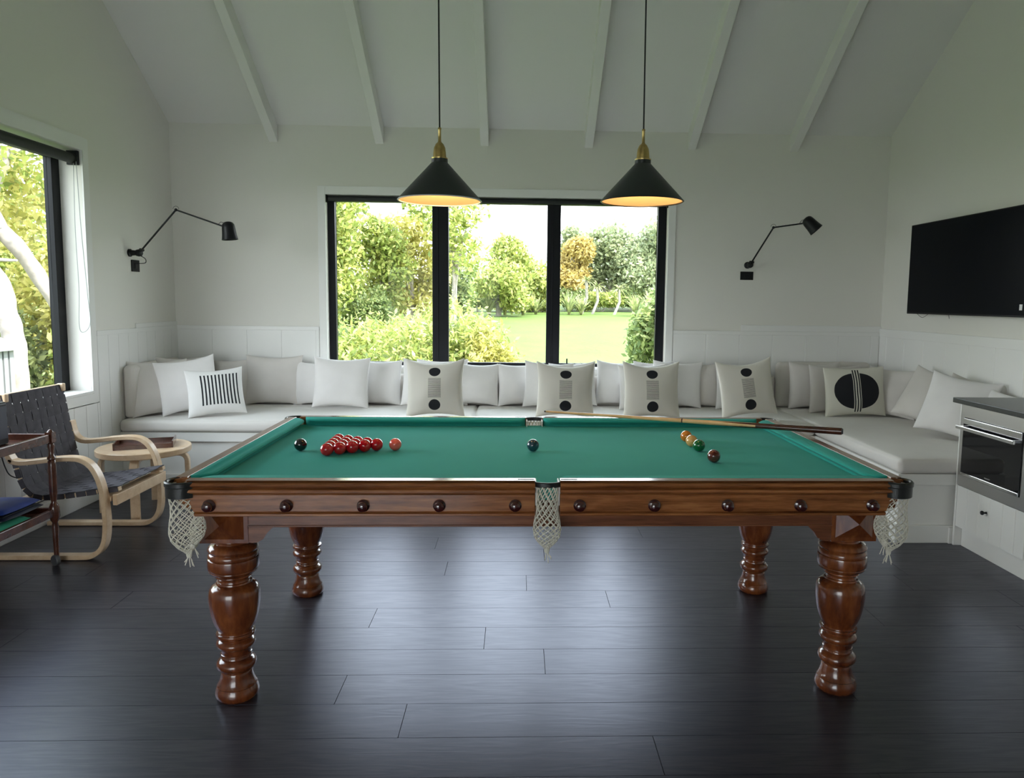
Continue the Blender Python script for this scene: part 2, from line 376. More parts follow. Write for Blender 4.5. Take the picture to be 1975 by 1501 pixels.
def left_window():
    t=empty('window_2',(XL,(LY0+LY1)/2,LZ0),kind='structure')
    x0,x1=XL-.20,XL-.145
    m=MB(); m.box(x0,x1,LY1-.085,LY1,LZ0,LZ1); m.box(x0,x1,LY0,LY0+.085,LZ0,LZ1); m.box(x0,x1,LY0+.085,LY1-.085,LZ1-.06,LZ1); m.box(x0,x1,LY0+.085,LY1-.085,LZ0,LZ0+.05)
    m.build('window_frame',M['black'],t,bevel=.003)
    m=MB(); m.box(x0+.02,x0+.026,LY0+.085,LY1-.085,LZ0+.05,LZ1-.06); m.build('pane',M['glass'],t)
    m=MB(); d=.014
    m.box(XL,XL+d,LY1,LY1+.07,LZ0-.09,LZ1+.085); m.box(XL,XL+d,LY0-.07,LY0,LZ0-.09,LZ1+.085); m.box(XL,XL+d,LY0,LY1,LZ1,LZ1+.085); m.box(XL,XL+d,LY0,LY1,LZ0-.09,LZ0-.022)
    m.build('casing',M['trim'],t,bevel=.002)
    m=MB(); m.box(x1,XL+.02,LY0,LY1,LZ0-.022,LZ0-.001); m.build('window_sill',M['trim'],t,bevel=.003)
left_window()
t=empty('roller_blind',(XL-.04,4.0,2.37),'black roller blind with looped chain at the head of the left side window','blind')
m=MB(); m.lathe([(0,-1.22),(.034,-1.22),(.034,1.215),(0,1.215)],(XL-.045,4.0,2.372),20,(0,1,0)); m.build('blind_roll',M['blindtape'],t,smooth=True)
m=MB(); m.box(XL-.08,XL-.006,5.218,5.243,2.33,2.425); m.lathe([(0,0),(.036,0),(.036,.02),(0,.02)],(XL-.045,5.20,2.372),16,(0,1,0)); m.build('blind_bracket',M['blackp'],t,bevel=.003)
ch=spline([(XL-.03,5.214,2.35),(XL-.04,5.215,1.9),(XL-.035,5.215,1.5),(XL-.045,5.215,1.24),(XL-.01,5.205,1.195),(XL+.030,5.215,1.26),(XL+.022,5.215,1.45),(XL-.0,5.214,1.9),(XL-.012,5.214,2.35)],10)
m=MB(); m.tube(ch,.0022,6); m.build('blind_chain',M['chain'],t,smooth=True)
def rear_doors():
    t=empty('door_1',(0,YR,0),kind='structure')
    for i in range(4):
        a=DX0+i*(DX1-DX0)/4; b=a+(DX1-DX0)/4; m=MB(); y0,y1=YR-.13,YR-.08
        m.box(a,a+.06,y0,y1,0,DZ1); m.box(b-.06,b,y0,y1,0,DZ1); m.box(a+.06,b-.06,y0,y1,DZ1-.07,DZ1); m.box(a+.06,b-.06,y0,y1,0,.09)
        m.build('door_leaf',M['black'],t); m=MB(); m.box(a+.06,b-.06,YR-.108,YR-.102,.09,DZ1-.07); m.build('pane',M['glass'],t)
rear_doors()

# ------------------------------------------------------------------ snooker table
TC=Vector((.095,3.095,0)); TR=.0123
T=empty('snooker_table',TC,'green baize snooker table with varnished wood frame and turned legs','table',rz=TR)
def tw(x,y,z): return (TC.x+x*math.cos(TR)-y*math.sin(TR),TC.y+x*math.sin(TR)+y*math.cos(TR),z)
def tb(mb,name,mat,parent=T,**k):
    return mb.build(name,mat,parent,local=True,**k)
HX,HY=1.25,.70; ZT=.85; ZB=.812
m=MB(); m.box(-1.19,1.19,-.64,.64,.775,ZB)
tb(m,'playing_bed',M['baize'])
m=MB(); m.box(-1.15,1.15,-.58,.58,.70,.775); tb(m,'slate_frame',M['wooddk'])
# rails: long sides in two halves with a gap for the middle pocket
def side_rail(x0,x1,sy,cut0,cut1):
    # profile across y (outer = larger), extruded along x
    prof=[(.646,.80),(.646,ZT),(.650,ZT),(.668,ZT-.001),(.690,ZT-.006),(.697,ZT-.014),(.690,ZT-.020),(.682,ZT-.023),(.696,ZT-.027),(.699,ZT-.035),(.690,ZT-.041),(.678,ZT-.044),(.684,ZT-.047),(.684,.747),(.678,.744),(.690,.741),(.690,.733),(.670,.730),(.648,.733)]
    n=len(prof); vs=[]
    for x,c,s in ((x0,cut0,1),(x1,cut1,-1)):
        for y,z in prof:
            dx=c*max(0,(.80-z)/.07)*s if z<.80 else 0
            vs.append((x+dx,sy*y,z))
    m=MB(); m.add(vs,[tuple(range(n)),tuple(range(n,2*n))]+[(i,(i+1)%n,n+(i+1)%n,n+i) for i in range(n)])
    if x0<-1: m.box(x0-.005,x0+.001,min(sy*.65,sy*.699),max(sy*.65,sy*.699),.80,ZT-.004)
    else: m.box(x1-.001,x1+.005,min(sy*.65,sy*.699),max(sy*.65,sy*.699),.80,ZT-.004)
    r=tb(m,'side_rail',M['wood'],bevel=.0015)
    # top slab, a slightly greyer polished surface
    m=MB(); m.box(x0,x1,min(sy*.647,sy*.684),max(sy*.647,sy*.684),ZT,ZT+.0022); m.build('rail_top',M['woodtop'],r,local=True,bevel=.001)
    return r
for sy in (-1,1):
    a=side_rail(-1.185,-.042,sy,.03,0); b=side_rail(.042,1.185,sy,0,.03)
    for rail,xs in ((a,(-1.11,-.86,-.61,-.36,-.108)),(b,(.108,.36,.61,.86,1.11))):
        for x in xs:
            m=MB(); m.lathe([(0,0),(.019,0),(.021,.004),(.017,.007),(.0115,.009),(.0125,.014),(.016,.019),(.0155,.026),(.010,.030),(0,.031)],(x,sy*.684,.768),24,(0,sy,0))
            m.build('bolt_cover',M['knob'],rail,local=True,smooth=True)
def end_rail(sx):
    prof=[(1.198,.80),(1.198,ZT),(1.202,ZT),(1.218,ZT-.001),(1.240,ZT-.006),(1.247,ZT-.014),(1.242,ZT-.022),(1.247,ZT-.032),(1.250,ZT-.038),(1.234,ZT-.050),(1.234,.733),(1.199,.733)]
    m=MB(); n=len(prof); vs=[]
    for y,s in ((-.635,1),(.635,-1)):
        for x,z in prof:
            vs.append((sx*x,y+s*.03*max(0,(.80-z)/.07) if z<.8 else y,z))
    m.add(vs,[tuple(range(n)),tuple(range(n,2*n))]+[(i,(i+1)%n,n+(i+1)%n,n+i) for i in range(n)])
    r=tb(m,'end_rail',M['wood'],bevel=.0015)
    m=MB(); m.box(min(sx*1.199,sx*1.236),max(sx*1.199,sx*1.236),-.633,.633,ZT,ZT+.0022); m.build('rail_top',M['woodtop'],r,local=True,bevel=.001)
end_rail(-1); end_rail(1)
# cushions: plan outline with rounded jaws, undercut nose
def cushion(a,b,outer,inner,axis,sg,ra,rb):
    # runs from a to b along axis; inner<outer distance from centre ; ra/rb jaw radius
    pts=[(a,outer)]
    for k in range(0,9):
        t=PI/2*k/8; pts.append((a+ra-ra*math.cos(t)+0.0,(inner+ (outer-inner)*(1-math.sin(t)))))
    for k in range(8,-1,-1):
        t=PI/2*k/8; pts.append((b-rb+rb*math.cos(t),(inner+(outer-inner)*(1-math.sin(t)))))
    pts.append((b,outer))
    def XY(u,w): return (u,sg*w) if axis=='x' else (sg*w,u)
    lev=[(ZB,.024),(ZB+.010,.022),(ZB+.027,.0),(ZB+.034,.0),(ZT-.001,.006),(ZT+.001,.014)]
    vs=[];n=len(pts)
    for z,ins in lev:
        for u,w in pts:
            ww=w+ins*(1 if w<outer-.001 else 0)*((outer-w)/(outer-inner)); vs.append(XY(u,ww)+(z,))
    fs=[tuple(range(n)),tuple((len(lev)-1)*n+i for i in range(n))]
    for l in range(len(lev)-1):
        for i in range(n): j=(i+1)%n; fs.append((l*n+i,l*n+j,(l+1)*n+j,(l+1)*n+i))
    m=MB(); m.add(vs,fs); return tb(m,'cushion',M['baize'],smooth=True)
for sy in (-1,1):
    cushion(-1.155,-.045,.648,.588,'x',sy,.075,.045); cushion(.045,1.155,.648,.588,'x',sy,.045,.075)
for sx in (-1,1): cushion(-.61,.61,1.20,1.138,'y',sx,.075,.075)
# apron
for s in (-1,1):
    m=MB(); m.box(-1.035,1.035,min(s*.535,s*.555),max(s*.535,s*.555),.655,.733); m.box(-1.035,1.035,min(s*.535,s*.559),max(s*.535,s*.559),.655,.662); tb(m,'long_apron',M['wooddk'],bevel=.002)
    m=MB(); m.box(min(s*1.165,s*1.195),max(s*1.165,s*1.195),-.395,.395,.655,.733); tb(m,'end_apron',M['wooddk'],bevel=.002)
# legs
LP=[(0,.600),(.05,.600),(.060,.598),(.061,.588),(.058,.584),(.060,.579),(.074,.574),(.083,.566),(.0865,.556),(.083,.549),(.080,.546),(.083,.543),(.0865,.535),(.086,.531),(.0815,.529),(.0815,.526),(.086,.523),(.0875,.515),(.0875,.492),(.086,.485),(.083,.482),(.084,.479),(.080,.472),(.068,.466),(.064,.461),(.0645,.457),(.060,.454),(.054,.450),(.052,.444),(.054,.438),(.060,.436),(.061,.431),(.057,.428),(.066,.425),(.078,.418),(.085,.406),(.0875,.388),(.0875,.366),(.085,.340),(.081,.315),(.075,.290),(.068,.272),(.0605,.258),(.058,.250),(.059,.247),(.0665,.246),(.068,.241),(.0665,.236),(.060,.233),(.0565,.229),(.056,.223),(.060,.220),(.066,.214),(.068,.207),(.066,.199),(.060,.193),(.055,.188),(.052,.178),(.051,.170),(.0535,.168),(.054,.164),(.050,.161),(.0525,.157),(.053,.153),(.050,.150),(.058,.146),(.066,.139),(.069,.128),(.067,.118),(.060,.110),(.053,.106),(.0515,.102),(.054,.098),(.0545,.090),(.058,.072),(.064,.056),(.069,.049),(.067,.046),(.072,.036),(.0755,.024),(.0745,.012),(.069,.003),(.066,0),(0,0)]
for lx,ly in ((-1.128,-.475),(1.128,-.475),(-1.03,.595-.0),(1.03,.595)): pass
for sx in (-1,1):
    for sy in (-1,1):
        lx,ly=sx*1.115,(-.455 if sy<0 else .625)
        lx,ly=sx*1.115,sy*.475
        m=MB(); m.lathe([(r,z) for r,z in LP],(lx,ly,0),48)
        leg=tb(m,'leg',M['woodv'],smooth=True)
        m=MB(); h=.083; m.box(lx-h,lx+h,ly-h,ly+h,.598,.735)
        # raised frame and pyramid on the outer faces
        for ax,s in (('y',-1),('y',1),('x',-1),('x',1)):
            def P(u,v,d):
                return (lx+u,ly+s*(h+d),v) if ax=='y' else (lx+s*(h+d),ly+u,v)
            u0,u1,v0,v1=-.068,.068,.612,.730
            m.add([P(u0,v0,.0005),P(u1,v0,.0005),P(u1,v1,.0005),P(u0,v1,.0005),P(0,(v0+v1)/2,.038)],[(0,1,4),(1,2,4),(2,3,4),(3,0,4)])
        m.build('leg_block',M['woodv'],leg,local=True)
        # curved bracket under the apron
        m=MB(); poly=[(0,.655),(0,.60),(.012,.598),(.03,.60),(.05,.612),(.06,.63),(.072,.642),(.085,.655)]
        m.prism([(lx-sx*(h+p[0]),p[1]) for p in poly],sy*.535,sy*.555,'y'); m.build('bracket',M['wooddk'],leg,local=True)
# pockets
def net(mb,c,prof,n=11,twist=1.6,seg=26,r=.0019,sx=1,sy=1,bend=(0,0),wob=0,seed=1):
    rn=random.Random(seed)
    def P(th,t):
        k=t*(len(prof)-1); i=min(int(k),len(prof)-2); f=k-i; rr=prof[i][0]*(1-f)+prof[i+1][0]*f; z=prof[i][1]*(1-f)+prof[i+1][1]*f
        return Vector((c[0]+rr*math.cos(th)*sx+bend[0]*t*t,c[1]+rr*math.sin(th)*sy+bend[1]*t*t,c[2]-z))
    for d in (-1,1):
        for k in range(n):
            path=[]
            for i in range(seg+1):
                t=i/seg; path.append(P(2*PI*k/n+d*twist*t*PI/ (n/11)+rn.uniform(-wob,wob),t))
            mb.tube(path,r,4)
    end=P(0,1); e=Vector((c[0]+bend[0],c[1]+bend[1],end.z))
    mb.lathe([(0,-.012),(.008,-.01),(.010,0),(.007,.008),(0,.01)],e,8)
    for k in range(6):
        a=rn.uniform(0,2*PI); mb.tube([e,e+Vector((math.cos(a)*.006,math.sin(a)*.006,-.015)),e+Vector((math.cos(a)*.016,math.sin(a)*.012,-rn.uniform(.025,.045)))],.0016,4)
def corner_pocket(sx,sy):
    ox,oy=sx*1.205,sy*.655
    # leather covered iron: arc around the opening outside the corner
    a0=math.atan2(sy,sx); path=[]
    for k in range(17):
        a=a0+R(-128+256*k/16)*.78; path.append((ox+.050*math.cos(a),oy+.050*math.sin(a),ZT-.022))
    m=MB(); m.sweep([(p[0],p[1],ZT-.012) for p in path],rsec(.020,.014,.004),up=(0,0,1)); 
    root=tb(m,'pocket',M['leather'],smooth=True,bevel=0)
    m=MB(); m.sweep([(p[0],p[1],.814) for p in path],rsec(.040,.008,.002),up=(0,0,1)); m.build('leather_skirt',M['leather'],root,local=True,smooth=True)
    m=MB(); net(m,(ox,oy,.79),[(.044,0),(.040,.03),(.042,.06),(.047,.09),(.050,.12),(.046,.145),(.030,.17),(.014,.185),(.006,.195)],n=11,sx=1,sy=1,seed=int(5+sx*2+sy),bend=(sx*-.012,0),wob=.06); m.build('pocket_net',M['net'],root,local=True)
    # plate behind the fall
    m=MB(); m.lathe([(.036,.0),(.039,0),(.039,.045),(.036,.045)],(ox,oy,.79),20,closed=True); m.build('pocket_lining',M['pocketwhite'] ,root,local=True,smooth=True)
    # second gathered bunch of net hanging beside it, as the bag falls against the leg
    m=MB(); net(m,(ox-sx*.052,oy+sy*.012,.735),[(.010,0),(.022,.025),(.026,.05),(.022,.075),(.012,.095),(.004,.105)],n=9,seed=9,wob=.08,bend=(sx*.02,0),sy=.6,r=.0016); m.build('net_fold',M['net'],root,local=True)
for sx in (-1,1):
    for sy in (-1,1): corner_pocket(sx,sy)
def mid_pocket(sy):
    oy=sy*.672
    path=[]
    for k in range(13):
        a=R(180*k/12); path.append((.043*math.cos(a),oy-sy*.002+sy*.024*math.sin(a),ZT-.012))
    m=MB(); m.sweep(path,rsec(.018,.009,.003),up=(0,0,1)); root=tb(m,'pocket',M['leather'],smooth=True)
    for a in (-.041,.037):
        m=MB(); m.box(a,a+.004,min(oy+sy*.004,sy*.60),max(oy+sy*.004,sy*.60),.765,ZT-.01); m.build('pocket_lining',M['pocketwhite'],root,local=True)
    m=MB(); net(m,(0,oy,.832),[(.036,0),(.036,.05),(.037,.09),(.044,.125),(.047,.15),(.043,.175),(.030,.195),(.014,.21),(.006,.22)],n=12,sx=1,sy=.8,seed=3,wob=.03,twist=1.9); m.build('pocket_net',M['net'],root,local=True)
    # thin brass plate strips on top of the rail
    for s in (-1,1):
        m=MB(); m.box(min(s*.045,s*.10),max(s*.045,s*.10),min(sy*.662,sy*.668),max(sy*.662,sy*.668),ZT+.0022,ZT+.0035)
        m.build('pocket_plate',M['leather'],root,local=True)
mid_pocket(-1); mid_pocket(1)

# ------------------------------------------------------------------ balls and cue
BR=.02625
def ball_mat(name,c):
    m=plain(name,c,.08,coat=1); return m
BM={'red':ball_mat('ball_red',(.55,.004,.012)),'black':ball_mat('ball_black',(.006,.006,.008)),'pink':ball_mat('ball_pink',(.85,.12,.09)),'blue':ball_mat('ball_blue',(.015,.05,.075)),
 'orange':ball_mat('ball_orange',(.62,.20,.012)),'cream':ball_mat('ball_cream',(.72,.42,.14)),'green':ball_mat('ball_green',(.006,.14,.035)),'brown':ball_mat('ball_brown',(.11,.014,.01))}
bmesh_ball=MB().sphere((0,0,0),BR,32)
proto={}
def ball(kind,x,y,label,group='snooker balls on the green baize'):
    p=tw(x,y,ZB+BR)
    if kind not in proto:
        o=bmesh_ball.build('snooker_ball',BM[kind],loc=(0,0,0),smooth='all'); proto[kind]=o
    else:
        o=proto[kind].copy(); COL.objects.link(o)
    o.location=p; tag(o,label,'ball',group); return o
RX=-.868; RY=-.004
rowname=['tip of the triangle beside the pink ball','second row from the pink ball','third row from the pink ball','fourth row from the pink ball','back row nearest the black ball']
for r in range(5):
    x=RX+.0456*(4-r)
    for k in range(r+1):
        y=RY+(k-r/2)*.0528
        if r==0: pos='at the tip of the triangle, beside the pink ball'
        elif r==1: pos=['in the second row behind the tip, nearer the camera','in the second row behind the tip, farther one'][k]
        else:
            side='nearest the camera' if k==0 else ('farthest from the camera' if k==r else ('in the middle' if r%2==0 and k==r//2 else 'number %s from the camera'%(['','two','three','four'][k])))
            pos='in the %s, %s'%(['','','third row of the triangle','fourth row of the triangle','back row by the black ball'][r],side)
        ball('red',x,y,'red snooker ball '+pos,'red balls racked in a triangle')
ball('black',-1.0,-.012,'black snooker ball on its own left of the reds')
ball('pink',-.609,.0,'pink snooker ball standing right of the red triangle')
ball('blue',-.028,-.012,'dark blue snooker ball alone on the centre spot')
ball('orange',.683,.212,'orange snooker ball, farthest of the four in the angled line')
ball('cream',.680,.100,'pale yellow snooker ball between the orange and green balls')
ball('green',.686,-.005,'green snooker ball between the pale yellow and brown balls')
ball('brown',.690,-.222,'brown snooker ball nearest the near rail on the right')
q0=Vector((.142,3.84,.870)); q1=Vector((1.455,3.205,.884)); d=(q1-q0)
Q=empty('snooker_cue',q0.lerp(q1,.5),'wooden snooker cue laid across the far right corner of the table','cue')
def rod(a,b,r0,r1,name,mat,par):
    A=q0+d*a; Bv=q0+d*b; m=MB(); L=(Bv-A).length; 
    m.lathe([(0,0),(r0,0.0),(r1,L),(0,L)],A,16,d.normalized()); return m.build(name,mat,par,smooth=True)
rr=lambda t:.0048+(.0155-.0048)*t
rod(.0,.006,.0042,.0048,'tip',M['cuedk'],Q); rod(.006,.012,.0048,.0048,'ferrule',M['brass'],Q)
rod(.012,.50,rr(.012),rr(.5),'shaft',M['cue'],Q); rod(.50,.504,rr(.5)+.0003,rr(.5)+.0003,'joint_ring',M['cuedk'],Q)
s2=rod(.504,.74,rr(.504),rr(.74),'forearm',M['cue'],Q); rod(.74,.995,rr(.74),.0160,'butt',M['cuedk'],Q); rod(.995,1.0,.0160,.011,'butt_cap',M['rubber'],Q)
# dark splices running up from the butt
dn=d.normalized(); sd=dn.cross(Vector((0,0,1))).normalized(); upv=sd.cross(dn)
m=MB()
for k in range(4):
    a=PI/4+k*PI/2; n=6; vs=[]
    for i in range(n+1):
        t=.60+.145*i/n; wv=.9*i/n
        for s in (-1,1):
            aa=a+s*wv*.5; rad=rr(t)+.0004; vs.append(q0+d*t+(sd*math.cos(aa)+upv*math.sin(aa))*rad)
        vs.append(q0+d*t+(sd*math.cos(a)+upv*math.sin(a))*(rr(t)+.0005))
    m.add(vs,[(3*i,3*i+2,3*i+5,3*i+3) for i in range(n)]+[(3*i+2,3*i+1,3*i+4,3*i+5) for i in range(n)])
m.build('splice',M['cuedk'],Q,smooth=True)

# ------------------------------------------------------------------ pendants
SI=plain('shade_inside_warm_tint',(.66,.46,.26),.7)  # amber base colour carries the bulb's warm glow on the white lining
BU,nt,p=newmat('warm_bulb'); setin(p,Base_Color=(1,.8,.5,1)); p.inputs['Emission Color'].default_value=(1,.62,.26,1); p.inputs['Emission Strength'].default_value=6
def pendant(x,y,z,label):
    t=empty('pendant_lamp',(x,y,z),label,'lamp','cone pendants over the table')
    m=MB(); m.lathe([(.171,0),(.170,.004),(.036,.150),(.033,.153),(.033,.168),(.030,.170),(.028,.168),(.031,.150),(.166,.0045),(.167,0)],(x,y,z),64,closed=True)
    o=m.build('lamp_shade',M['shadeout'],t,smooth=True)
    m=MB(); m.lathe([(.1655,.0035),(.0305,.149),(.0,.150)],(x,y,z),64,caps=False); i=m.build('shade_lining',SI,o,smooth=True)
    m=MB(); m.lathe([(.1700,-.0015),(.1725,.001),(.1700,.0035),(.1660,.003),(.1660,-.001)],(x,y,z),64,closed=True); m.build('shade_rim',M['blackm'] if 'right' in label else M['pocketwhite'],o,smooth=True)
    m=MB(); m.lathe([(0,.168),(.033,.168),(.034,.172),(.027,.174),(.0255,.195),(.023,.213),(.016,.228),(.009,.234),(.0075,.236),(.006,.240),(.0055,.285),(.0075,.288),(.006,.293),(0,.294)],(x,y,z),32)
    m.build('lamp_holder',M['brass'],t,smooth=True)
    m=MB(); ztop=ZC+SL*(B-y); m.tube([(x,y,z+.292),(x-.003,y,z+.8),(x+.002,y,z+1.5),(x,y,ztop-.03)],.0032,8); m.build('cord',M['cord'],t,smooth=True)
    m=MB(); m.lathe([(0,-.06),(.045,-.06),(.05,-.05),(.05,.03),(0,.03)],(x,y,ztop),24); m.build('ceiling_rose',M['blackm'],t,smooth=True)
    m=MB(); m.lathe([(0,.062),(.012,.064),(.022,.074),(.026,.088),(.022,.105),(.013,.12),(.013,.145),(0,.145)],(x,y,z),20); bu=m.build('bulb',BU,t,smooth=True)
    l=bpy.data.lights.new('bulb_light','POINT'); l.energy=.8; l.color=(1,.66,.33); l.shadow_soft_size=.02
    lo=bpy.data.objects.new('bulb_light',l); COL.objects.link(lo); lo.parent=t; lo.location=(0,0,.034)
pendant(-.326,3.095,1.852,'dark cone pendant lamp with brass holder, hanging left over the table')
pendant(.508,3.095,1.862,'dark cone pendant lamp with brass holder, hanging right over the table')

# ------------------------------------------------------------------ swing-arm wall lamps
def wall_lamp(base,nrm,elbow,tip,sdir,label,slen=.145):
    base=Vector(base); nrm=Vector(nrm); elbow=Vector(elbow); tip=Vector(tip); sdir=Vector(sdir).normalized()
    t=empty('wall_lamp',base,label,'lamp','black swing-arm wall lamps')
    m=MB(); m.lathe([(0,0),(.030,0),(.030,.012),(.022,.018),(.019,.05),(.024,.055),(.028,.072),(.026,.09),(.015,.098),(0,.10)],base,24,nrm); m.build('wall_mount',M['blackm'],t,smooth=True)
    k=base+nrm*.075
    m=MB(); m.sphere(k,.024,16); m.lathe([(0,-.02),(.012,-.02),(.012,.02),(0,.02)],k+(elbow-k).normalized()*.03,12,(elbow-k).cross(Vector((0,0,1))).normalized()); m.build('pivot',M['blackm'],t,smooth=True)
    m=MB(); m.tube([k+(elbow-k).normalized()*.02,elbow],.0068,10); m.build('lower_arm',M['blackm'],t,smooth=True)
    m=MB(); m.sphere(elbow,.012,14); m.tube([elbow+Vector((.022*math.cos(a),0,.022*math.sin(a)+.006)) for a in [PI*i/8 for i in range(9)]],.0015,6); m.build('elbow_joint',M['blackm'],t,smooth=True)
    m=MB(); m.tube([elbow,tip],.0062,10); m.build('upper_arm',M['blackm'],t,smooth=True)
    dv=(tip-elbow).normalized()
    m=MB(); m.tube([tip-dv*.05+Vector((0,0,.004)),tip-dv*.03+Vector((0,0,.028)),tip+Vector((0,0,.028)),tip+dv*.015],.002,6); m.build('lamp_cable',M['cord'],t,smooth=True)
    hc=tip+dv*.03-sdir*.05
    m=MB(); m.lathe([(0,0),(.018,.001),(.034,.008),(.044,.022),(.048,.045),(.050,.07),(.053,.10),(.058,.13),(.060,.138),(.057,.138),(.050,.10),(.046,.07),(.043,.045),(.036,.02),(.0,.012)],hc,36,sdir,closed=False)
    m.build('lamp_shade',M['blackm'],t,smooth=True)
    m=MB(); m.sphere(hc+sdir*.06,.022,14); m.build('bulb',M['trim'],t,smooth=True)
    return t
wall_lamp((XL,5.83,1.778),(1,0,0),(-2.625,5.83,2.108),(-2.26,5.83,1.985),(.10,0,-1),'black swing-arm lamp on the left wall, shade facing down')
wall_lamp((2.035,B,1.785),(0,-1,0),(2.155,6.27,2.09),(2.37,6.12,2.115),(.62,-.25,-.72),'black swing-arm lamp on the back wall, shade tilted to the right')
for (o,axis,lab) in (((XL+.006,5.905,1.682),'x','small square black switch plate below the left wall lamp'),((2.032,B-.006,1.692),'y','wide black switch plate below the back-wall lamp')):
    t=empty('switch_plate',o,lab,'switch')
    m=MB(); q=o
    if axis=='x': m.box(q[0]-.006,q[0]+.004,q[1]-.055,q[1]+.055,q[2]-.045,q[2]+.045); a=(1,0,0)
    else: m.box(q[0]-.058,q[0]+.058,q[1]-.004,q[1]+.006,q[2]-.037,q[2]+.037); a=(0,-1,0)
    m.build('plate',M['blackp'],t,bevel=.002)
    m=MB()
    if axis=='x': m.box(q[0]+.004,q[0]+.008,q[1]-.016,q[1]+.016,q[2]-.02,q[2]+.02)
    else: m.box(q[0]-.02,q[0]+.02,q[1]-.008,q[1]-.004,q[2]-.014,q[2]+.014)
    m.build('rocker',M['blackm'],t,bevel=.001)
m=MB(); m.tube(spline([(XL+.07,5.85,1.76),(XL+.10,5.87,1.735),(XL+.085,5.895,1.705),(XL+.012,5.905,1.70)],8),.003,6)
tag(m.build('power_cable',M['cord'],loc=(XL+.01,5.905,1.70),smooth=True),'short black cable looping from the left wall lamp to its switch plate','cable')

# ------------------------------------------------------------------ television
t=empty('television',(XR,5.2,1.38),'large flat black television mounted on the right wall','television')
m=MB(); m.box(3.165,3.205,4.50,5.93,1.380,2.088); m.build('housing',M['blackp'],t,bevel=.003)
m=MB(); m.box(3.1635,3.1652,4.508,5.922,1.392,2.080); m.build('screen',M['tv'],t)
m=MB(); m.box(3.205,XR-.002,4.95,5.45,1.55,1.95); m.build('wall_bracket',M['blackp'],t)
m=MB(); m.box(3.1622,3.1636,4.545,4.572,1.425,1.462); m.build('sticker',M['brick'],t)
m=MB(); m.tube(spline([(3.22,5.88,1.385),(3.225,5.80,1.352),(3.22,5.70,1.385)],6),.0018,5); m.tube([(3.22,5.43,1.385),(3.222,5.425,1.352)],.002,5); m.build('cable',M['cord'],t)

# ------------------------------------------------------------------ window bench and upholstery
BY=5.56; RX0=2.31; EY=4.31; ZS=.43
t=empty('window_bench',(0,6.0,0),'white built-in bench running under the window and along the right wall','bench')
m=MB(); m.box(XL+.001,RX0,BY+.03,B-.01,0,.36); m.build('back_base',M['bench'],t)
m=MB(); m.box(RX0+.02,XR-.014,EY+.02,B-.02,0.001,.36); m.build('side_base',M['bench'],t)
m=MB(); m.box(XL+.001,RX0,BY+.005,B-.01,.36,ZS); m.build('seat_rail',M['bench'],t,bevel=.003)
m=MB(); m.box(RX0-.0,XR-.014,EY-.002,B-.02,.361,ZS); m.build('seat_rail',M['bench'],t,bevel=.003)
m=MB(); m.box(XL+.001,RX0,BY+.012,BY+.03,0,.11); m.build('plinth_board',M['bench'],t,bevel=.003)
m=MB(); m.box(RX0+.0,XR-.014,EY-.0,EY+.02,0,.11); m.box(RX0,RX0+.02,EY+.02,BY+.012,0,.11); m.build('plinth_board',M['bench'],t,bevel=.003)
m=MB(); m.box(2.640,2.70,EY-.012,EY+.0,0,.10); m.build('corner_block',M['bench'],t,bevel=.002)
def slab(name,x0,x1,y0,y1,z0,z1,r,mat,seed=1,label=None,cat='cushion',group=None,puff=.012):
    # soft box: rounded, slightly domed and uneven
    rn=random.Random(seed); nx=max(6,int((x1-x0)/.06)); ny=max(6,int((y1-y0)/.06)); nz=4
    m=MB()
    cx,cy,cz=(x0+x1)/2,(y0+y1)/2,(z0+z1)/2; hx,hy,hz=(x1-x0)/2,(y1-y0)/2,(z1-z0)/2
    off=Vector((rn.random()*50,rn.random()*50,0))
    def P(a,b,c):
        q=Vector((a*hx,b*hy,c*hz)); k=Vector((max(-hx+r,min(hx-r,q.x)),max(-hy+r,min(hy-r,q.y)),max(-hz+r,min(hz-r,q.z)))); dd=q-k
        if dd.length>0: q=k+dd.normalized()*r
        w=noise.noise((q+off)*5)*.5+noise.noise((q+off)*14)*.25
        nrm=Vector((a if abs(a)>.999 else 0,b if abs(b)>.999 else 0,c if abs(c)>.999 else 0))
        dome=(1-a*a)*(1-b*b) if abs(c)>.999 else ((1-b*b) if abs(a)>.999 else (1-a*a))*(1-c*c)
        if c<-.999: nrm=Vector((0,0,0))
        q=q+nrm*(puff*(dome**.5)*.7+w*puff*.6)
        return (cx+q.x,cy+q.y,cz+q.z)
    def g(n): 
        return [-1,-1+2*.35*r/ max(hx,.01)]+[ -1+2*i/n for i in range(1,n)]+[1]
    def lin(h,n):
        a=[-1]+[-1+(r/h)*f for f in (.3,.65,1)]; b=[-x for x in a[::-1]]; mid=[a[-1]+(b[0]-a[-1])*i/n for i in range(1,n)]; return a+mid+b
    U,V,W=lin(hx,nx),lin(hy,ny),lin(hz,2)
    def face(A,Bq,f):
        na,nb=len(A),len(Bq); m.add([f(a,b) for a in A for b in Bq],[(i*nb+j,i*nb+j+1,(i+1)*nb+j+1,(i+1)*nb+j) for i in range(na-1) for j in range(nb-1)])
    face(U,V,lambda a,b:P(a,b,1)); face(U,V,lambda a,b:P(a,b,-1)); face(U,W,lambda a,b:P(a,1,b)); face(U,W,lambda a,b:P(a,-1,b)); face(V,W,lambda a,b:P(1,a,b)); face(V,W,lambda a,b:P(-1,a,b))
    import bmesh
    o=m.build(name,mat,loc=(cx,cy,z0),smooth='all')
    bm=bmesh.new(); bm.from_mesh(o.data); bmesh.ops.remove_doubles(bm,verts=bm.verts,dist=.0008); bmesh.ops.recalc_face_normals(bm,faces=bm.faces); bm.to_mesh(o.data); bm.free()
    tag(o,label,cat,group); return o
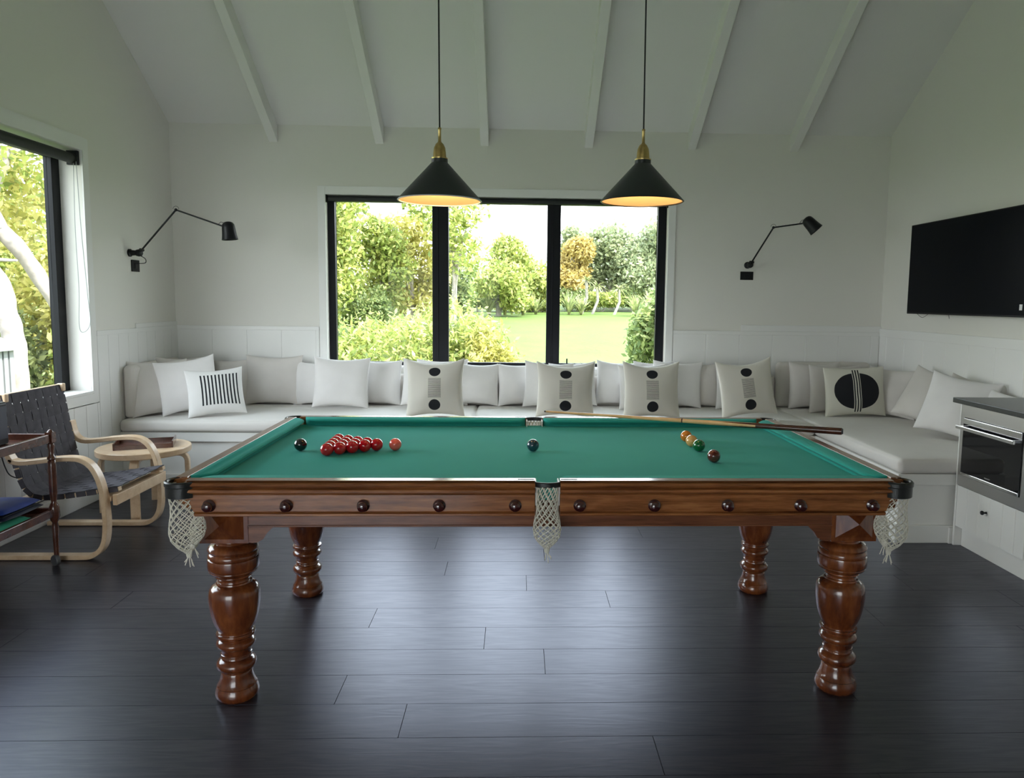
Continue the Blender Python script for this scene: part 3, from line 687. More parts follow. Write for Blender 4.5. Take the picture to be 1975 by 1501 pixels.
slab('seat_cushion',XL+.014,-.352,BY-.01,B-.02,ZS,.523,.03,M['seat'],1,'long pale seat cushion on the bench from the left wall to mid window',group='bench seat cushions')
slab('seat_cushion',-.346,RX0-.004,BY-.01,B-.02,ZS,.523,.03,M['seat'],2,'pale seat cushion on the bench behind the right half of the table',group='bench seat cushions')
slab('seat_cushion',RX0+.0,XR-.016,EY-.008,B-.02,ZS,.523,.03,M['seat'],3,'wide pale seat cushion on the right bench beside the oven cabinet',group='bench seat cushions')
slab('back_cushion',XL+.014,XL+.10,5.62,6.42,.523,.925,.035,M['pad'],5,'upright pale back cushion against the left wall',group='upright back cushions')
xs=[-2.86,-1.75,-.62,.50,1.62]
wh=['left of the window','under the left pane of the window','under the middle pane of the window','under the right pane of the window']
for i in range(4): slab('back_cushion',xs[i]+.005,xs[i+1]-.005,6.475,B-.022,.523,.79 if i else .80,.025,M['pad'],6+i,'low back cushion along the back wall '+wh[i],group='upright back cushions',puff=.004)
slab('back_cushion',1.63,2.30,6.475,B-.022,.523,.80,.025,M['pad'],12,'low back cushion along the back wall right of the window',group='upright back cushions',puff=.004)
slab('back_cushion',2.31,3.16,6.46,B-.022,.523,.93,.04,M['pad'],13,'tall back cushion in the right corner of the back wall',group='upright back cushions',puff=.006)
slab('back_cushion',3.185,XR-.016,4.45,6.44,.523,.86,.03,M['pad'],14,'low back cushion along the right wall below the television',group='upright back cushions',puff=.004)

# ------------------------------------------------------------------ pillows
def uvmask_mat(name,base,kind):
    m,nt,p=newmat(name); setin(p,Roughness=.9)
    uvn=nt.nodes.new('ShaderNodeUVMap'); uvn.uv_map='UVMap'; sp=nt.nodes.new('ShaderNodeSeparateXYZ'); lk(nt,uvn.outputs[0],sp.inputs[0]); u,v=sp.outputs['X'],sp.outputs['Y']
    wob=noise_tex(nt,3,vec=uvn.outputs[0],detail=2)
    def circ(cx,cy,rx,ry,wb=.3):
        a=mth(nt,'POWER',mth(nt,'DIVIDE',mth(nt,'SUBTRACT',u,cx),rx),2.0); b=mth(nt,'POWER',mth(nt,'DIVIDE',mth(nt,'SUBTRACT',v,cy),ry),2.0)
        return mth(nt,'LESS_THAN',mth(nt,'ADD',mth(nt,'ADD',a,b),mth(nt,'MULTIPLY',wob,wb)),1+wb*.5)
    def rng(x,a,b): return mth(nt,'MULTIPLY',mth(nt,'GREATER_THAN',x,a),mth(nt,'LESS_THAN',x,b))
    if kind=='dots':
        c1=circ(.5,.805,.103,.100); c2=circ(.5,.165,.103,.102)
        w=mth(nt,'ADD',v,mth(nt,'MULTIPLY',mth(nt,'SUBTRACT',noise_tex(nt,7,vec=uvn.outputs[0],sc3=(1,2.5,1)),.5),.012))
        ln=mth(nt,'LESS_THAN',mth(nt,'FRACT',mth(nt,'MULTIPLY',w,46.0)),.42)
        rect=mth(nt,'MULTIPLY',rng(u,.385,.615),rng(v,.305,.675)); mask=mth(nt,'MAXIMUM',mth(nt,'MAXIMUM',c1,c2),mth(nt,'MULTIPLY',mth(nt,'MULTIPLY',ln,rect),.85))
    elif kind=='stripes':
        a=mth(nt,'FRACT',mth(nt,'MULTIPLY',mth(nt,'SUBTRACT',u,.24),15.5)); mask=mth(nt,'MULTIPLY',mth(nt,'LESS_THAN',a,.45),mth(nt,'MULTIPLY',rng(u,.24,.91),rng(v,.17,.86)))
    else:
        c=circ(.5,.51,.385,.385,.12); st=0
        s=mth(nt,'MULTIPLY',rng(u,.435,.565),rng(v,.06,.96)); 
        l=mth(nt,'LESS_THAN',mth(nt,'FRACT',mth(nt,'MULTIPLY',mth(nt,'SUBTRACT',u,.425),23.1)),.5)
        mask=mth(nt,'MAXIMUM',mth(nt,'MULTIPLY',c,mth(nt,'SUBTRACT',1.0,s)),mth(nt,'MULTIPLY',s,mth(nt,'SUBTRACT',1.0,l)))
    lk(nt,mixc(nt,mask,base,(.012,.013,.017)),p.inputs['Base Color'])
    bump(nt,p,noise_tex(nt,350),.2); return m
M['dots']=uvmask_mat('printed_dot_linen',(.74,.71,.63),'dots')
M['stripes']=uvmask_mat('printed_stripe_linen',(.80,.79,.77),'stripes')
M['circle']=uvmask_mat('printed_circle_linen',(.72,.70,.61),'circle')
def pillow(cx,cy,w,h,th,yaw,lean,roll,mat,label,seed,pinch=.07,group='loose pillows along the bench',z0=.524,sag=.03):
    n=28; rn=random.Random(seed); off=Vector((rn.random()*90,rn.random()*90,rn.random()*90))
    us=[math.sin(PI/2*(-1+2*i/n)) for i in range(n+1)]
    Mx=Matrix.Rotation(R(yaw),4,'Z')@Matrix.Rotation(R(-lean),4,'X')@Matrix.Rotation(R(roll),4,'Y')
    vs=[];fs=[];uv=[]
    for side in (-1,1):
        for j,v in enumerate(us):
            for i,u in enumerate(us):
                ed=(1-u*u)*(1-v*v)
                x=w/2*u*(1-pinch*(1-v*v)); z=h/2*v*(1-pinch*(1-u*u)*(1.0 if v<0 else 1.0))
                if v>0: z-=sag*h*(1-u*u)**1.0*v*v
                if v<0: z+=.02*h*(1-u*u)*v*v
                wr=noise.noise(Vector((u*1.3,v*1.3,side))+off)*.16+noise.noise(Vector((u*3.2,v*3.2,side*2))+off)*.07
                # creases radiating from the corners
                wr+=.05*math.sin(9*(abs(u)-abs(v))+off.x)*(abs(u*v))**1.2
                prof=(ed+1e-9)**.42; belly=1-.18*v
                y=side*th/2*prof*belly*(1+wr*(1 if ed>0 else 0))
                vs.append(Vector((x,y,z))); uv.append(((u+1)/2,(v+1)/2))
    N=n+1
    for s in range(2):
        for j in range(n):
            for i in range(n):
                a=s*N*N+j*N+i; f=(a,a+1,a+N+1,a+N) if s==0 else (a,a+N,a+N+1,a+1); fs.append(f)
    W=[Mx@v for v in vs]; zmin=min(v.z for v in W)
    bx=Vector((0,0,zmin)); base=Vector((cx,cy,z0))
    # cx,cy = centre of bottom edge
    bc=Mx@Vector((0,0,-h/2)); W=[v-Vector((bc.x,bc.y,zmin)) for v in W]
    me=bpy.data.meshes.new('pillow'); me.from_pydata([tuple(v) for v in W],[],fs)
    ul=me.uv_layers.new(name='UVMap')
    half=n*n
    for pi,pl in enumerate(me.polygons):
        for li in pl.loop_indices:
            vi=me.loops[li].vertex_index; ul.data[li].uv=uv[vi] if pi<half else (-1,-1)
    me.materials.append(mat); me.polygons.foreach_set('use_smooth',[True]*len(me.polygons))
    import bmesh
    bm=bmesh.new(); bm.from_mesh(me); bmesh.ops.remove_doubles(bm,verts=bm.verts,dist=.0004); bm.to_mesh(me); bm.free()
    o=bpy.data.objects.new('pillow',me); COL.objects.link(o); o.location=base; tag(o,label,'pillow',group); return o
L,L2=M['linen'],M['linen2']
# left corner group on the left wall
pillow(-2.76,5.80,.46,.44,.17,48,12,0,L,'plump oatmeal pillow leaning on the left wall end of the bench',1)
pillow(-2.68,6.13,.48,.45,.16,48,14,0,L,'plain oatmeal pillow behind the plump one in the left corner',2)
pillow(-2.53,5.80,.44,.43,.12,25,14,-8,L2,'plain white pillow between the plump pillow and the striped one',3)
pillow(-2.31,5.72,.42,.39,.13,24,24,-3,M['stripes'],'white pillow printed with black vertical stripes, left corner',4)
# back row
pillow(-2.52,6.40,.44,.40,.12,0,7,0,L,'plain oatmeal pillow behind the striped pillow, against the back wall',5)
pillow(-2.105,6.39,.49,.435,.13,0,7,0,L,'plain oatmeal pillow left of the window, second along the back wall',6)
pillow(-1.72,6.39,.44,.385,.12,0,6,0,L2,'plain pillow mostly hidden behind the large one at the window edge',7)
pillow(-1.49,6.20,.475,.435,.15,0,10,1,L2,'large plain white pillow at the left edge of the window',8)
pillow(-1.22,6.40,.42,.40,.12,0,6,1,L2,'plain white pillow right of the large one under the left pane',9)
pillow(-.79,6.27,.42,.405,.11,0,6,3,L2,'plain white pillow behind the left dotted pillow, its left side showing',10)
pillow(-.66,6.43,.45,.41,.10,0,5,0,L2,'white pillow whose top shows above the left dotted pillow',11)
pillow(-.645,5.76,.463,.468,.15,0,12,-1,M['dots'],'dotted pillow with two black dots, leftmost of the four',12,group='dotted pillows along the bench',sag=.07,pinch=.08)
pillow(-.365,6.40,.40,.375,.13,0,7,2,L2,'plain white pillow right of the leftmost dotted pillow',13)
pillow(.04,6.40,.42,.375,.13,0,7,-2,L2,'plain white pillow under the middle pane, right of a gap',14)
pillow(.25,6.24,.42,.40,.11,0,7,3,L2,'white pillow behind the second dotted pillow, showing on its left',15)
pillow(.36,6.44,.40,.385,.10,0,5,0,L2,'white pillow whose top shows above the second dotted pillow',16)
pillow(.49,6.34,.41,.39,.09,0,6,-3,L2,'white pillow behind the second dotted pillow, showing on its right',17)
pillow(.375,5.77,.468,.45,.14,0,12,1,M['dots'],'dotted pillow second from the left, behind the cue tip',18,group='dotted pillows along the bench',sag=.07,pinch=.08)
pillow(.885,6.42,.42,.395,.12,0,7,3,L2,'plain white pillow between the second and third dotted pillows',19)
pillow(1.08,6.24,.42,.39,.11,0,7,-2,L2,'white pillow just behind the third dotted pillow, left edge showing',20)
pillow(1.20,6.44,.36,.41,.08,0,5,0,L2,'white pillow whose top shows above the third dotted pillow',21)
pillow(1.39,6.36,.44,.41,.10,0,7,2,L2,'plain pillow behind the third dotted pillow, at the window right edge',22)
pillow(1.065,5.76,.458,.465,.15,0,12,0,M['dots'],'dotted pillow third from the left, below the right pane',23,group='dotted pillows along the bench',sag=.07,pinch=.08)
pillow(1.60,6.42,.44,.40,.10,0,5,0,L,'flat oatmeal pillow just right of the window, left of the fourth dotted one',24)
pillow(1.95,6.30,.46,.42,.13,0,8,0,L2,'plain pillow behind the fourth dotted pillow',25)
pillow(1.855,5.76,.455,.468,.14,0,12,-6,M['dots'],'dotted pillow fourth from the left, tilted, right of the window',26,group='dotted pillows along the bench',sag=.07,pinch=.08)
# right corner group
pillow(2.62,6.38,.46,.42,.15,0,5,0,L,'plump oatmeal pillow in the right corner between dotted and round-print pillows',27)
pillow(2.70,6.12,.46,.42,.13,2,7,0,L,'oatmeal pillow directly behind the black-circle pillow',28)
pillow(2.775,5.90,.50,.41,.13,-2,9,-2,M['circle'],'cream pillow printed with a large black circle and white lines',29,group='loose pillows along the bench',sag=.01,pinch=.05)
pillow(3.05,5.93,.46,.42,.14,-55,14,0,L,'oatmeal pillow leaning in the right corner behind the circle pillow',30)
pillow(3.01,5.42,.46,.43,.14,-62,26,12,L,'oatmeal pillow leaning on the right wall below the television',31)
pillow(2.94,4.90,.46,.44,.15,-52,20,8,L2,'pale pillow beside the oven cabinet, front of the right bench',32)
pillow(3.09,4.98,.44,.42,.12,-68,16,6,L,'oatmeal pillow behind the front one, showing above the black worktop',33)
pillow(3.13,4.62,.42,.36,.12,-80,10,4,L2,'pale pillow on the right wall, its corner just above the black worktop',34)

# ------------------------------------------------------------------ kitchen unit, oven, worktop
KX=2.655; KY1=4.29; KY0=2.35
t=empty('kitchen_cabinet',(KX,3.3,0),'cream painted kitchen cabinet with grooved drawer, right foreground','cabinet')
m=MB(); m.box(KX,XR-.02,KY1-.018,KY1,.0,.87); m.build('end_panel',M['bench'],t,bevel=.002)
m=MB(); m.box(KX,XR-.02,KY0-.018,KY0-.001,.0,.87); m.build('end_panel',M['bench'],t,bevel=.002)
m=MB(); m.box(KX+.02,XR-.02,KY0,KY1-.018,.12,.36); m.build('carcass',M['bench'],t)
m=MB(); m.box(XR-.05,XR-.02,KY0,KY1-.018,.36,.87); m.box(KX+.005,XR-.05,KY0,3.655,.36,.87); m.build('body',M['bench'],t)
def grooved(y0,y1,z0,z1,x,name,par,sp=.1):
    m=MB(); y=y1
    while y>y0+.005:
        b=max(y-sp,y0); g=.003; m.prism([(x+.018,y),(x+g,y),(x,y-g),(x,b+g),(x+g,b),(x+.018,b)],z0,z1); y=b
    return m.build(name,M['bench'],par)
dr=grooved(3.665,KY1-.021,.125,.375,KX,'drawer',t,.105)
m=MB(); m.lathe([(0,0),(.007,0),(.005,.006),(.005,.016),(.011,.020),(.0125,.026),(.010,.031),(0,.032)],(KX,3.985,.285),20,(-1,0,0)); m.build('knob',M['blackm'],dr,smooth=True)
dr=grooved(3.0,3.66,.125,.86,KX-.0,'door',t,.105)
dr=grooved(KY0,2.995,.125,.86,KX-.0,'door',t,.105)
m=MB(); m.box(KX+.045,KX+.063,KY0,KY1-.02,0,.12); m.build('kickboard',M['bench'],t,bevel=.002)
m=MB(); m.box(2.615,XR-.018,KY0-.02,KY1+.02,.872,.902); tag(m.build('worktop',M['counter'],loc=(2.95,3.3,.872),bevel=.003),'black stone worktop on the cream kitchen cabinet','worktop')
t=empty('oven',(KX,3.97,.38),'built-in stainless steel oven with black glass door in the cream cabinet','oven')
OY0,OY1=3.67,KY1-.022
m=MB(); x=KX-.008
m.box(x,KX+.02,OY0,OY1,.795,.868); m.box(x,KX+.02,OY0,OY1,.38,.445); m.box(x,KX+.02,OY1-.035,OY1,.445,.795); m.box(x,KX+.02,OY0,OY0+.045,.445,.795); m.box(KX+.02,XR-.06,OY0+.01,OY1-.01,.385,.865)
m.build('steel_frame',M['steel'],t,bevel=.0015)
m=MB(); m.box(x-.006,KX+.015,OY0+.047,OY1-.037,.448,.792); dg=m.build('door',M['ovenglass'],t,bevel=.0015)
for za,zb in ((.450,.466),(.757,.789)):
    m=MB(); m.box(x-.010,x-.005,OY0+.05,OY1-.040,za,zb); m.build('door_trim',M['steelb'],dg,bevel=.001)
m=MB(); m.box(x-.048,x-.034,OY0+.06,OY1-.028,.726,.746); m.box(x-.036,x-.005,OY1-.06,OY1-.045,.728,.744); m.box(x-.036,x-.005,OY0+.08,OY0+.095,.728,.744); m.build('handle',M['steelb'],dg,bevel=.002)
m=MB(); m.box(x-.0068,x-.0058,3.955,4.005,.479,.4835); m.build('badge',M['steel'],dg)

# ------------------------------------------------------------------ round birch side table and tray
sx,sy=-2.52,5.0
t=empty('side_table',(sx,sy,0),'round birch side table with bent legs beside the bench','table')
m=MB(); m.lathe([(0,.398),(.285,.398),(.29,.403),(.29,.434),(.286,.438),(0,.438)],(sx,sy,0),64); m.build('tabletop',M['birch'],t,smooth=True)
for k in range(4):
    a=R(-77+90*k); dx,dy=math.cos(a),math.sin(a)
    path=spline([(sx+dx*.12,sy+dy*.12,.384),(sx+dx*.19,sy+dy*.19,.384),(sx+dx*.236,sy+dy*.236,.378),(sx+dx*.262,sy+dy*.262,.350),(sx+dx*.266,sy+dy*.266,.30),(sx+dx*.266,sy+dy*.266,.15),(sx+dx*.266,sy+dy*.266,0)],6)
    m=MB(); m.sweep(path,rsec(.055,.028),up=(-dy,dx,0)); m.build('leg',M['birch'],t)
t=empty('serving_tray',(-2.52,5.02,.438),'dark wooden tray with raised sides on the round birch table','tray')
m=MB(); m.box(-.17,.17,-.12,.12,0,.008); trb=m.build('tray_base',M['trolley'],t,local=True)
m=MB(); m.prism([(-.12,.008),(.12,.008),(.135,.045),(.127,.045),(.114,.008),(-.114,.008),(-.127,.045),(-.135,.045)],-.17,-.162,'x') if False else None
m.box(-.17,.17,-.125,-.117,0,.03); m.box(-.17,.17,.117,.125,0,.03); m.box(-.178,-.170,-.125,.125,0,.045); m.box(.170,.178,-.125,.125,0,.045)
m.build('tray_sides',M['trolley'],t,local=True,bevel=.002); t.rotation_euler=(0,0,R(20))

# ------------------------------------------------------------------ bentwood armchair
t=empty('armchair',(-2.5,4.34,0),'bent birch armchair with woven charcoal webbing seat by the left window','armchair')
arm=[(-2.95,.016),(-2.6,.016),(-2.40,.016),(-2.335,.022),(-2.285,.055),(-2.258,.11),(-2.248,.20),(-2.250,.28),(-2.258,.37),(-2.278,.455),(-2.312,.52),(-2.36,.556),(-2.42,.566),(-2.52,.560),(-2.61,.548),(-2.69,.542),(-2.735,.552),(-2.765,.585),(-2.778,.63),(-2.785,.67)]
for y in (4.03,4.65):
    path=spline([(a,y,b) for a,b in (arm if y>4.3 else arm[:-3]+[(-2.735,.556),(-2.752,.585)])],7)
    m=MB(); m.sweep(path,rsec(.055,.026,.003),up=(0,1,0)); m.build('arm_loop',M['birch'],t,smooth=True)
prof=spline([(-2.818,0,.900),(-2.80,0,.80),(-2.785,0,.70),(-2.768,0,.60),(-2.748,0,.50),(-2.728,0,.425),(-2.695,0,.365),(-2.64,0,.335),(-2.55,0,.336),(-2.45,0,.348),(-2.33,0,.366),(-2.20,0,.385)],10)
# resample evenly
def resample(P,n):
    d=[0]
    for a,b in zip(P[:-1],P[1:]): d.append(d[-1]+(b-a).length)
    out=[];j=0
    for i in range(n+1):
        s=d[-1]*i/n
        while j<len(P)-2 and d[j+1]<s: j+=1
        f=(s-d[j])/max(1e-9,d[j+1]-d[j]); out.append(P[j].lerp(P[j+1],f))
    return out,d[-1]
Y0,Y1=4.075,4.605
for y in (Y0+.012,Y1-.012):
    m=MB(); m.sweep([(p.x,y,p.z) for p in prof],rsec(.03,.022,.003),up=(0,1,0)); m.build('seat_rail',M['birch'],t,smooth=True)
for (x,z) in ((-2.70,.345),(-2.215,.352)):
    m=MB(); m.box(x-.022,x+.022,4.055,4.625,z-.03,z-.004) if x<-2.5 else m.box(x-.012,x+.012,4.055,4.625,z-.055,z+.006); m.build('cross_stretcher',M['birch'],t,bevel=.003)
m=MB(); m.box(-2.30,-2.235,4.055,4.625,.318,.345); m.build('cross_stretcher',M['birch'],t,bevel=.003)
m=MB(); m.box(-2.83,-2.806,Y0-.01,Y1+.01,.875,.905); m.build('top_rail',M['birch'],t,bevel=.004)
for y in (Y0-.005,Y1-.025):
    m=MB(); m.box(-2.822,-2.782,y,y+.03,.862,.910); m.build('rail_end',M['birch'],t,bevel=.006)
# webbing
P,Ln=resample(prof,240); nwf=int(Ln/.058); m=MB(); nrm=[]
for i in range(len(P)):
    tt=(P[min(i+1,240)]-P[max(i-1,0)]).normalized(); nrm.append(Vector((tt.z,0,-tt.x))*-1)
nwp=8; pw=(Y1-Y0)/nwp
def strip(c0,c1,n,f,th=.0016):
    vs=[];fs=[]
    for i in range(n+1):
        a,b,nn=f(i/n); vs+=[a+nn*th,b+nn*th,b-nn*th,a-nn*th]
    for i in range(n):
        for k in range(4): fs.append((4*i+k,4*i+(k+1)%4,4*i+4+(k+1)%4,4*i+4+k))
    fs.append((0,1,2,3)); fs.append((4*n,4*n+3,4*n+2,4*n+1)); m.add(vs,fs)
base_off=-.014   # webbing lies on the front/top side
for k in range(nwf):
    s0=(k+.06)/nwf; s1=(k+.94)/nwf
    def f(u,k=k,s0=s0,s1=s1):
        i0,i1=int(s0*240),int(s1*240); y=Y0-.006+(Y1-Y0+.012)*u
        w=math.sin((u*nwp+ k)*PI)*.0028
        sgn=-1; nn=nrm[(i0+i1)//2]
        return Vector((P[i0].x,y,P[i0].z))+nn*(.014+w),Vector((P[i1].x,y,P[i1].z))+nn*(.014+w),nn
    strip(0,0,nwp*6,f)
    # wraps round the rails
    for yy in (Y0-.006,Y1+.004):
        i0,i1=int(s0*240),int(s1*240); nn=nrm[(i0+i1)//2]
        a,b=P[i0],P[i1]; m.add([Vector((q.x,y2,q.z))+nn*o for y2 in (yy,yy+.002) for o in (.0145,-.014) for q in (a,b)],[(0,1,3,2),(4,5,7,6),(0,1,5,4),(2,3,7,6),(0,2,6,4),(1,3,7,5)])
wf=m; wf.build('cross_webbing',M['web'],t)
m=MB()
for k in range(nwp):
    ya=Y0+pw*(k+.05); yb=Y0+pw*(k+.95)
    def f(u,k=k,ya=ya,yb=yb):
        x=u*240; i=min(int(x),239); q=P[i].lerp(P[i+1],x-i); nn=nrm[i]
        w=-math.sin((u*nwf + k)*PI)*.0028
        return Vector((q.x,ya,q.z))+nn*(.014+w),Vector((q.x,yb,q.z))+nn*(.014+w),nn
    strip(0,0,nwf*6,f)
m.build('lengthwise_webbing',M['web'],t)

# ------------------------------------------------------------------ drinks trolley and its load
t=empty('serving_trolley',(-2.7,3.6,0),'dark turned-wood serving trolley on castors at the left edge','trolley')
px0,px1,py0,py1=-2.90,-2.472,3.20,3.94
PP=[(0,.045),(.011,.045),(.0125,.06),(.015,.16),(.017,.215),(.013,.235),(.020,.250),(.026,.268),(.026,.318),(.019,.335),(.0125,.348),(.0145,.36),(.019,.40),(.020,.46),(.020,.54),(.019,.57),(.015,.575),(.021,.582),(.021,.590),(.014,.600),(.0125,.625),(.018,.650),(.0145,.664),(.018,.670),(.018,.676),(0,.676)]
for (x,y) in ((px1,py1),(px0,py1),(px1,py0),(px0,py0)):
    m=MB(); m.lathe(PP,(x,y,0),20); m.box(x-.018,x+.018,y-.018,y+.018,.672,.726); m.lathe([(0,.726),(.016,.726),(.012,.733),(.009,.738),(0,.742)],(x,y,0),16)
    po=m.build('post',M['trolley'],t,smooth=True)
    m=MB(); m.lathe([(0,-.011),(.026,-.011),(.030,-.007),(.030,.007),(.026,.011),(0,.011)],(x+.0,y-.012,.0302),24,(.45,.9,0)); m.lathe([(0,.03),(.007,.03),(.007,.06),(0,.06)],(x,y,0),10); m.build('castor',M['rubber'],po,smooth=True)
def shelf(zb,h,name):
    m=MB(); e=.010
    m.box(px1-e,px1+e,py0+.018,py1-.018,zb,zb+h); m.box(px0-e,px0+e,py0+.018,py1-.018,zb,zb+h); m.box(px0+.018,px1-.018,py1-e,py1+e,zb,zb+h); m.box(px0+.018,px1-.018,py0-e,py0+e,zb,zb+h)
    m.build(name+'_rim',M['trolley'],t,bevel=.003)
    m=MB(); m.box(px0+e,px1-e,py0+e,py1-e,zb+.004,zb+.014); m.build(name,M['trolley'],t)
shelf(.675,.04,'top_shelf') if False else None
m=MB(); e=.010
shelf(.672,.045,'top_tray'); shelf(.272,.042,'lower_shelf')
m=MB(); m.box(-.09,.09,-.10,.10,0,.235)
bx=m.build('speaker',M['blackp'],loc=(-2.672,3.70,.687),local=True) if False else None
t2=empty('portable_speaker',(-2.69,3.74,.687),'black box-shaped speaker standing on the trolley top','speaker')
m=MB(); m.box(-2.78,-2.602,3.66,3.82,.687,.905); m.build('cabinet',M['blackp'],t2,bevel=.012,seg=3)
m=MB(); m.box(-2.60,-2.5985,3.675,3.805,.72,.885); m.box(-2.765,-2.615,3.6585,3.660,.72,.885); m.build('grille',M['navy'],t2)
m=MB(); m.tube(spline([(-2.74,3.83,.74),(-2.76,3.96,.70),(-2.78,4.01,.58),(-2.76,4.02,.49),(-2.735,4.03,.46),(-2.705,4.035,.455)],8),.003,6)
tag(m.build('power_cable',M['cord'],loc=(-2.74,3.96,.455),smooth=True),'thin black cable hanging behind the trolley from the speaker','cable')
# blue zipped case
def lens(cx,cy,lx,ly,z0,h,mat,name,parent=None,rot=0,pw=.45,loc=None):
    m=MB(); n=20; vs=[];fs=[]
    for s in (0,1):
        for j in range(n+1):
            for i in range(n+1):
                u=-1+2*i/n; v=-1+2*j/n; e=((1-u**4)*(1-v**4)); z=z0+(h*(.35+.65*e**pw) if s else h*.3*(1-e**pw)); 
                z+=.006*noise.noise(Vector((u*2,v*2,s)))*e
                x=lx/2*u*(1-.05*(v*v)); y=ly/2*v*(1-.06*u*u); vs.append((cx+x*math.cos(rot)-y*math.sin(rot),cy+x*math.sin(rot)+y*math.cos(rot),z))
    N=n+1
    for s in (0,1):
        for j in range(n):
            for i in range(n): a=s*N*N+j*N+i; fs.append((a,a+1,a+N+1,a+N))
    for i in range(n):
        for (a,b) in ((i,i+1),(n*N+i,n*N+i+1),(i*N,(i+1)*N),(i*N+n,(i+1)*N+n)): fs.append((a,b,b+N*N,a+N*N))
    m.add(vs,fs); return m.build(name,mat,parent,smooth=True,loc=loc)
t2=empty('zipped_case',(-2.665,3.745,.332),'blue zipped fabric case lying on the trolley lower shelf','case')
lens(-2.665,3.745,.35,.32,.332,.040,M['navy'],'case_base',t2); lens(-2.665,3.745,.33,.30,.362,.036,M['blue'],'case_lid',t2)
m=MB(); m.tube([(-2.83,3.59,.365),(-2.665,3.585,.366),(-2.50,3.59,.365),(-2.497,3.745,.367),(-2.50,3.90,.366)],.003,6); m.build('zip',M['black'],t2,smooth=True)
lens(-2.66,3.56,.36,.50,.2865,.045,M['greencloth'],'folded_cloth',None,loc=(-2.66,3.56,.2865)); o=bpy.data.objects['folded_cloth']; tag(o,'folded green cloth under the blue case on the trolley','cloth')
m=MB(); m.box(-2.56,-2.535,3.60,3.64,.331,.3335); o=m.build('fabric_tag',M['brick'],bpy.data.objects['folded_cloth']); tag(o,'small white fabric tag')

# ------------------------------------------------------------------ outdoors
def gz(x,y): return -.45+ .036*max(0,y-8)+.05*noise.noise(Vector((x*.1,y*.1,0)))
def lawn():
    nx,ny=60,60; vs=[];fs=[]
    for j in range(ny+1):
        y=YR-30+ (130)*(j/ny)
        for i in range(nx+1):
            x=-60+120*i/nx; z=gz(x,y) if (abs(x)>5 or y>9) else -.45
            vs.append((x,y,z))
    for j in range(ny):
        for i in range(nx): a=j*(nx+1)+i; fs.append((a,a+1,a+nx+2,a+nx+1))
    me=bpy.data.meshes.new('lawn'); me.from_pydata(vs,[],fs); me.materials.append(M['grass']); me.polygons.foreach_set('use_smooth',[True]*len(fs)); o=bpy.data.objects.new('ground',me); COL.objects.link(o); struct(o)
lawn()
m=MB(); m.box(-9,9,YR-WT-9,YR-WT-.02,-.5,-.02); struct(m.build('added_terrace',plain('pale_concrete',(.55,.54,.52),.8,var=.1)))  # unseen pale slab behind the camera, added to weaken green bounce from the lawn
def leaves(name,blobs,n,size,mat,parent,seed,asp=.5,droop=0,shell=.55):
    rs=np.random.RandomState(seed); bl=np.array(blobs,float); wts=(bl[:,3]*bl[:,4]*bl[:,5])**.66; wts/=wts.sum()
    idx=rs.choice(len(bl),n,p=wts); d=rs.normal(size=(n,3)); d/=np.linalg.norm(d,axis=1)[:,None]; rad=shell+(1-shell)*rs.rand(n)**.5; rad*=1+.18*rs.randn(n).clip(-1.5,1.5)
    c=bl[idx,:3]+d*bl[idx,3:6]*rad[:,None]
    a=rs.normal(size=(n,3)); a[:,2]-=droop; a/=np.linalg.norm(a,axis=1)[:,None]; nn=rs.normal(size=(n,3))+d*.8+np.array([0,0,.5]); b=np.cross(a,nn); b/=np.linalg.norm(b,axis=1)[:,None]+1e-9
    s=size*(.6+.8*rs.rand(n))[:,None]
    v=np.empty((n,4,3)); v[:,0]=c-a*s*.5; v[:,1]=c+b*s*asp*.5; v[:,2]=c+a*s*.5; v[:,3]=c-b*s*asp*.5
    me=bpy.data.meshes.new(name); me.vertices.add(4*n); me.vertices.foreach_set('co',(v.reshape(-1,3)-np.array(parent.location)).ravel())
    me.loops.add(4*n); me.loops.foreach_set('vertex_index',np.arange(4*n,dtype=np.int32)); me.polygons.add(n); me.polygons.foreach_set('loop_start',np.arange(0,4*n,4,dtype=np.int32)); me.polygons.foreach_set('loop_total',np.full(n,4,dtype=np.int32))
    me.update(calc_edges=True); at=me.attributes.new('rnd','FLOAT','FACE'); at.data.foreach_set('value',rs.rand(n).astype(np.float32))
    me.materials.append(mat); o=bpy.data.objects.new(name,me); COL.objects.link(o); o.parent=parent; return o
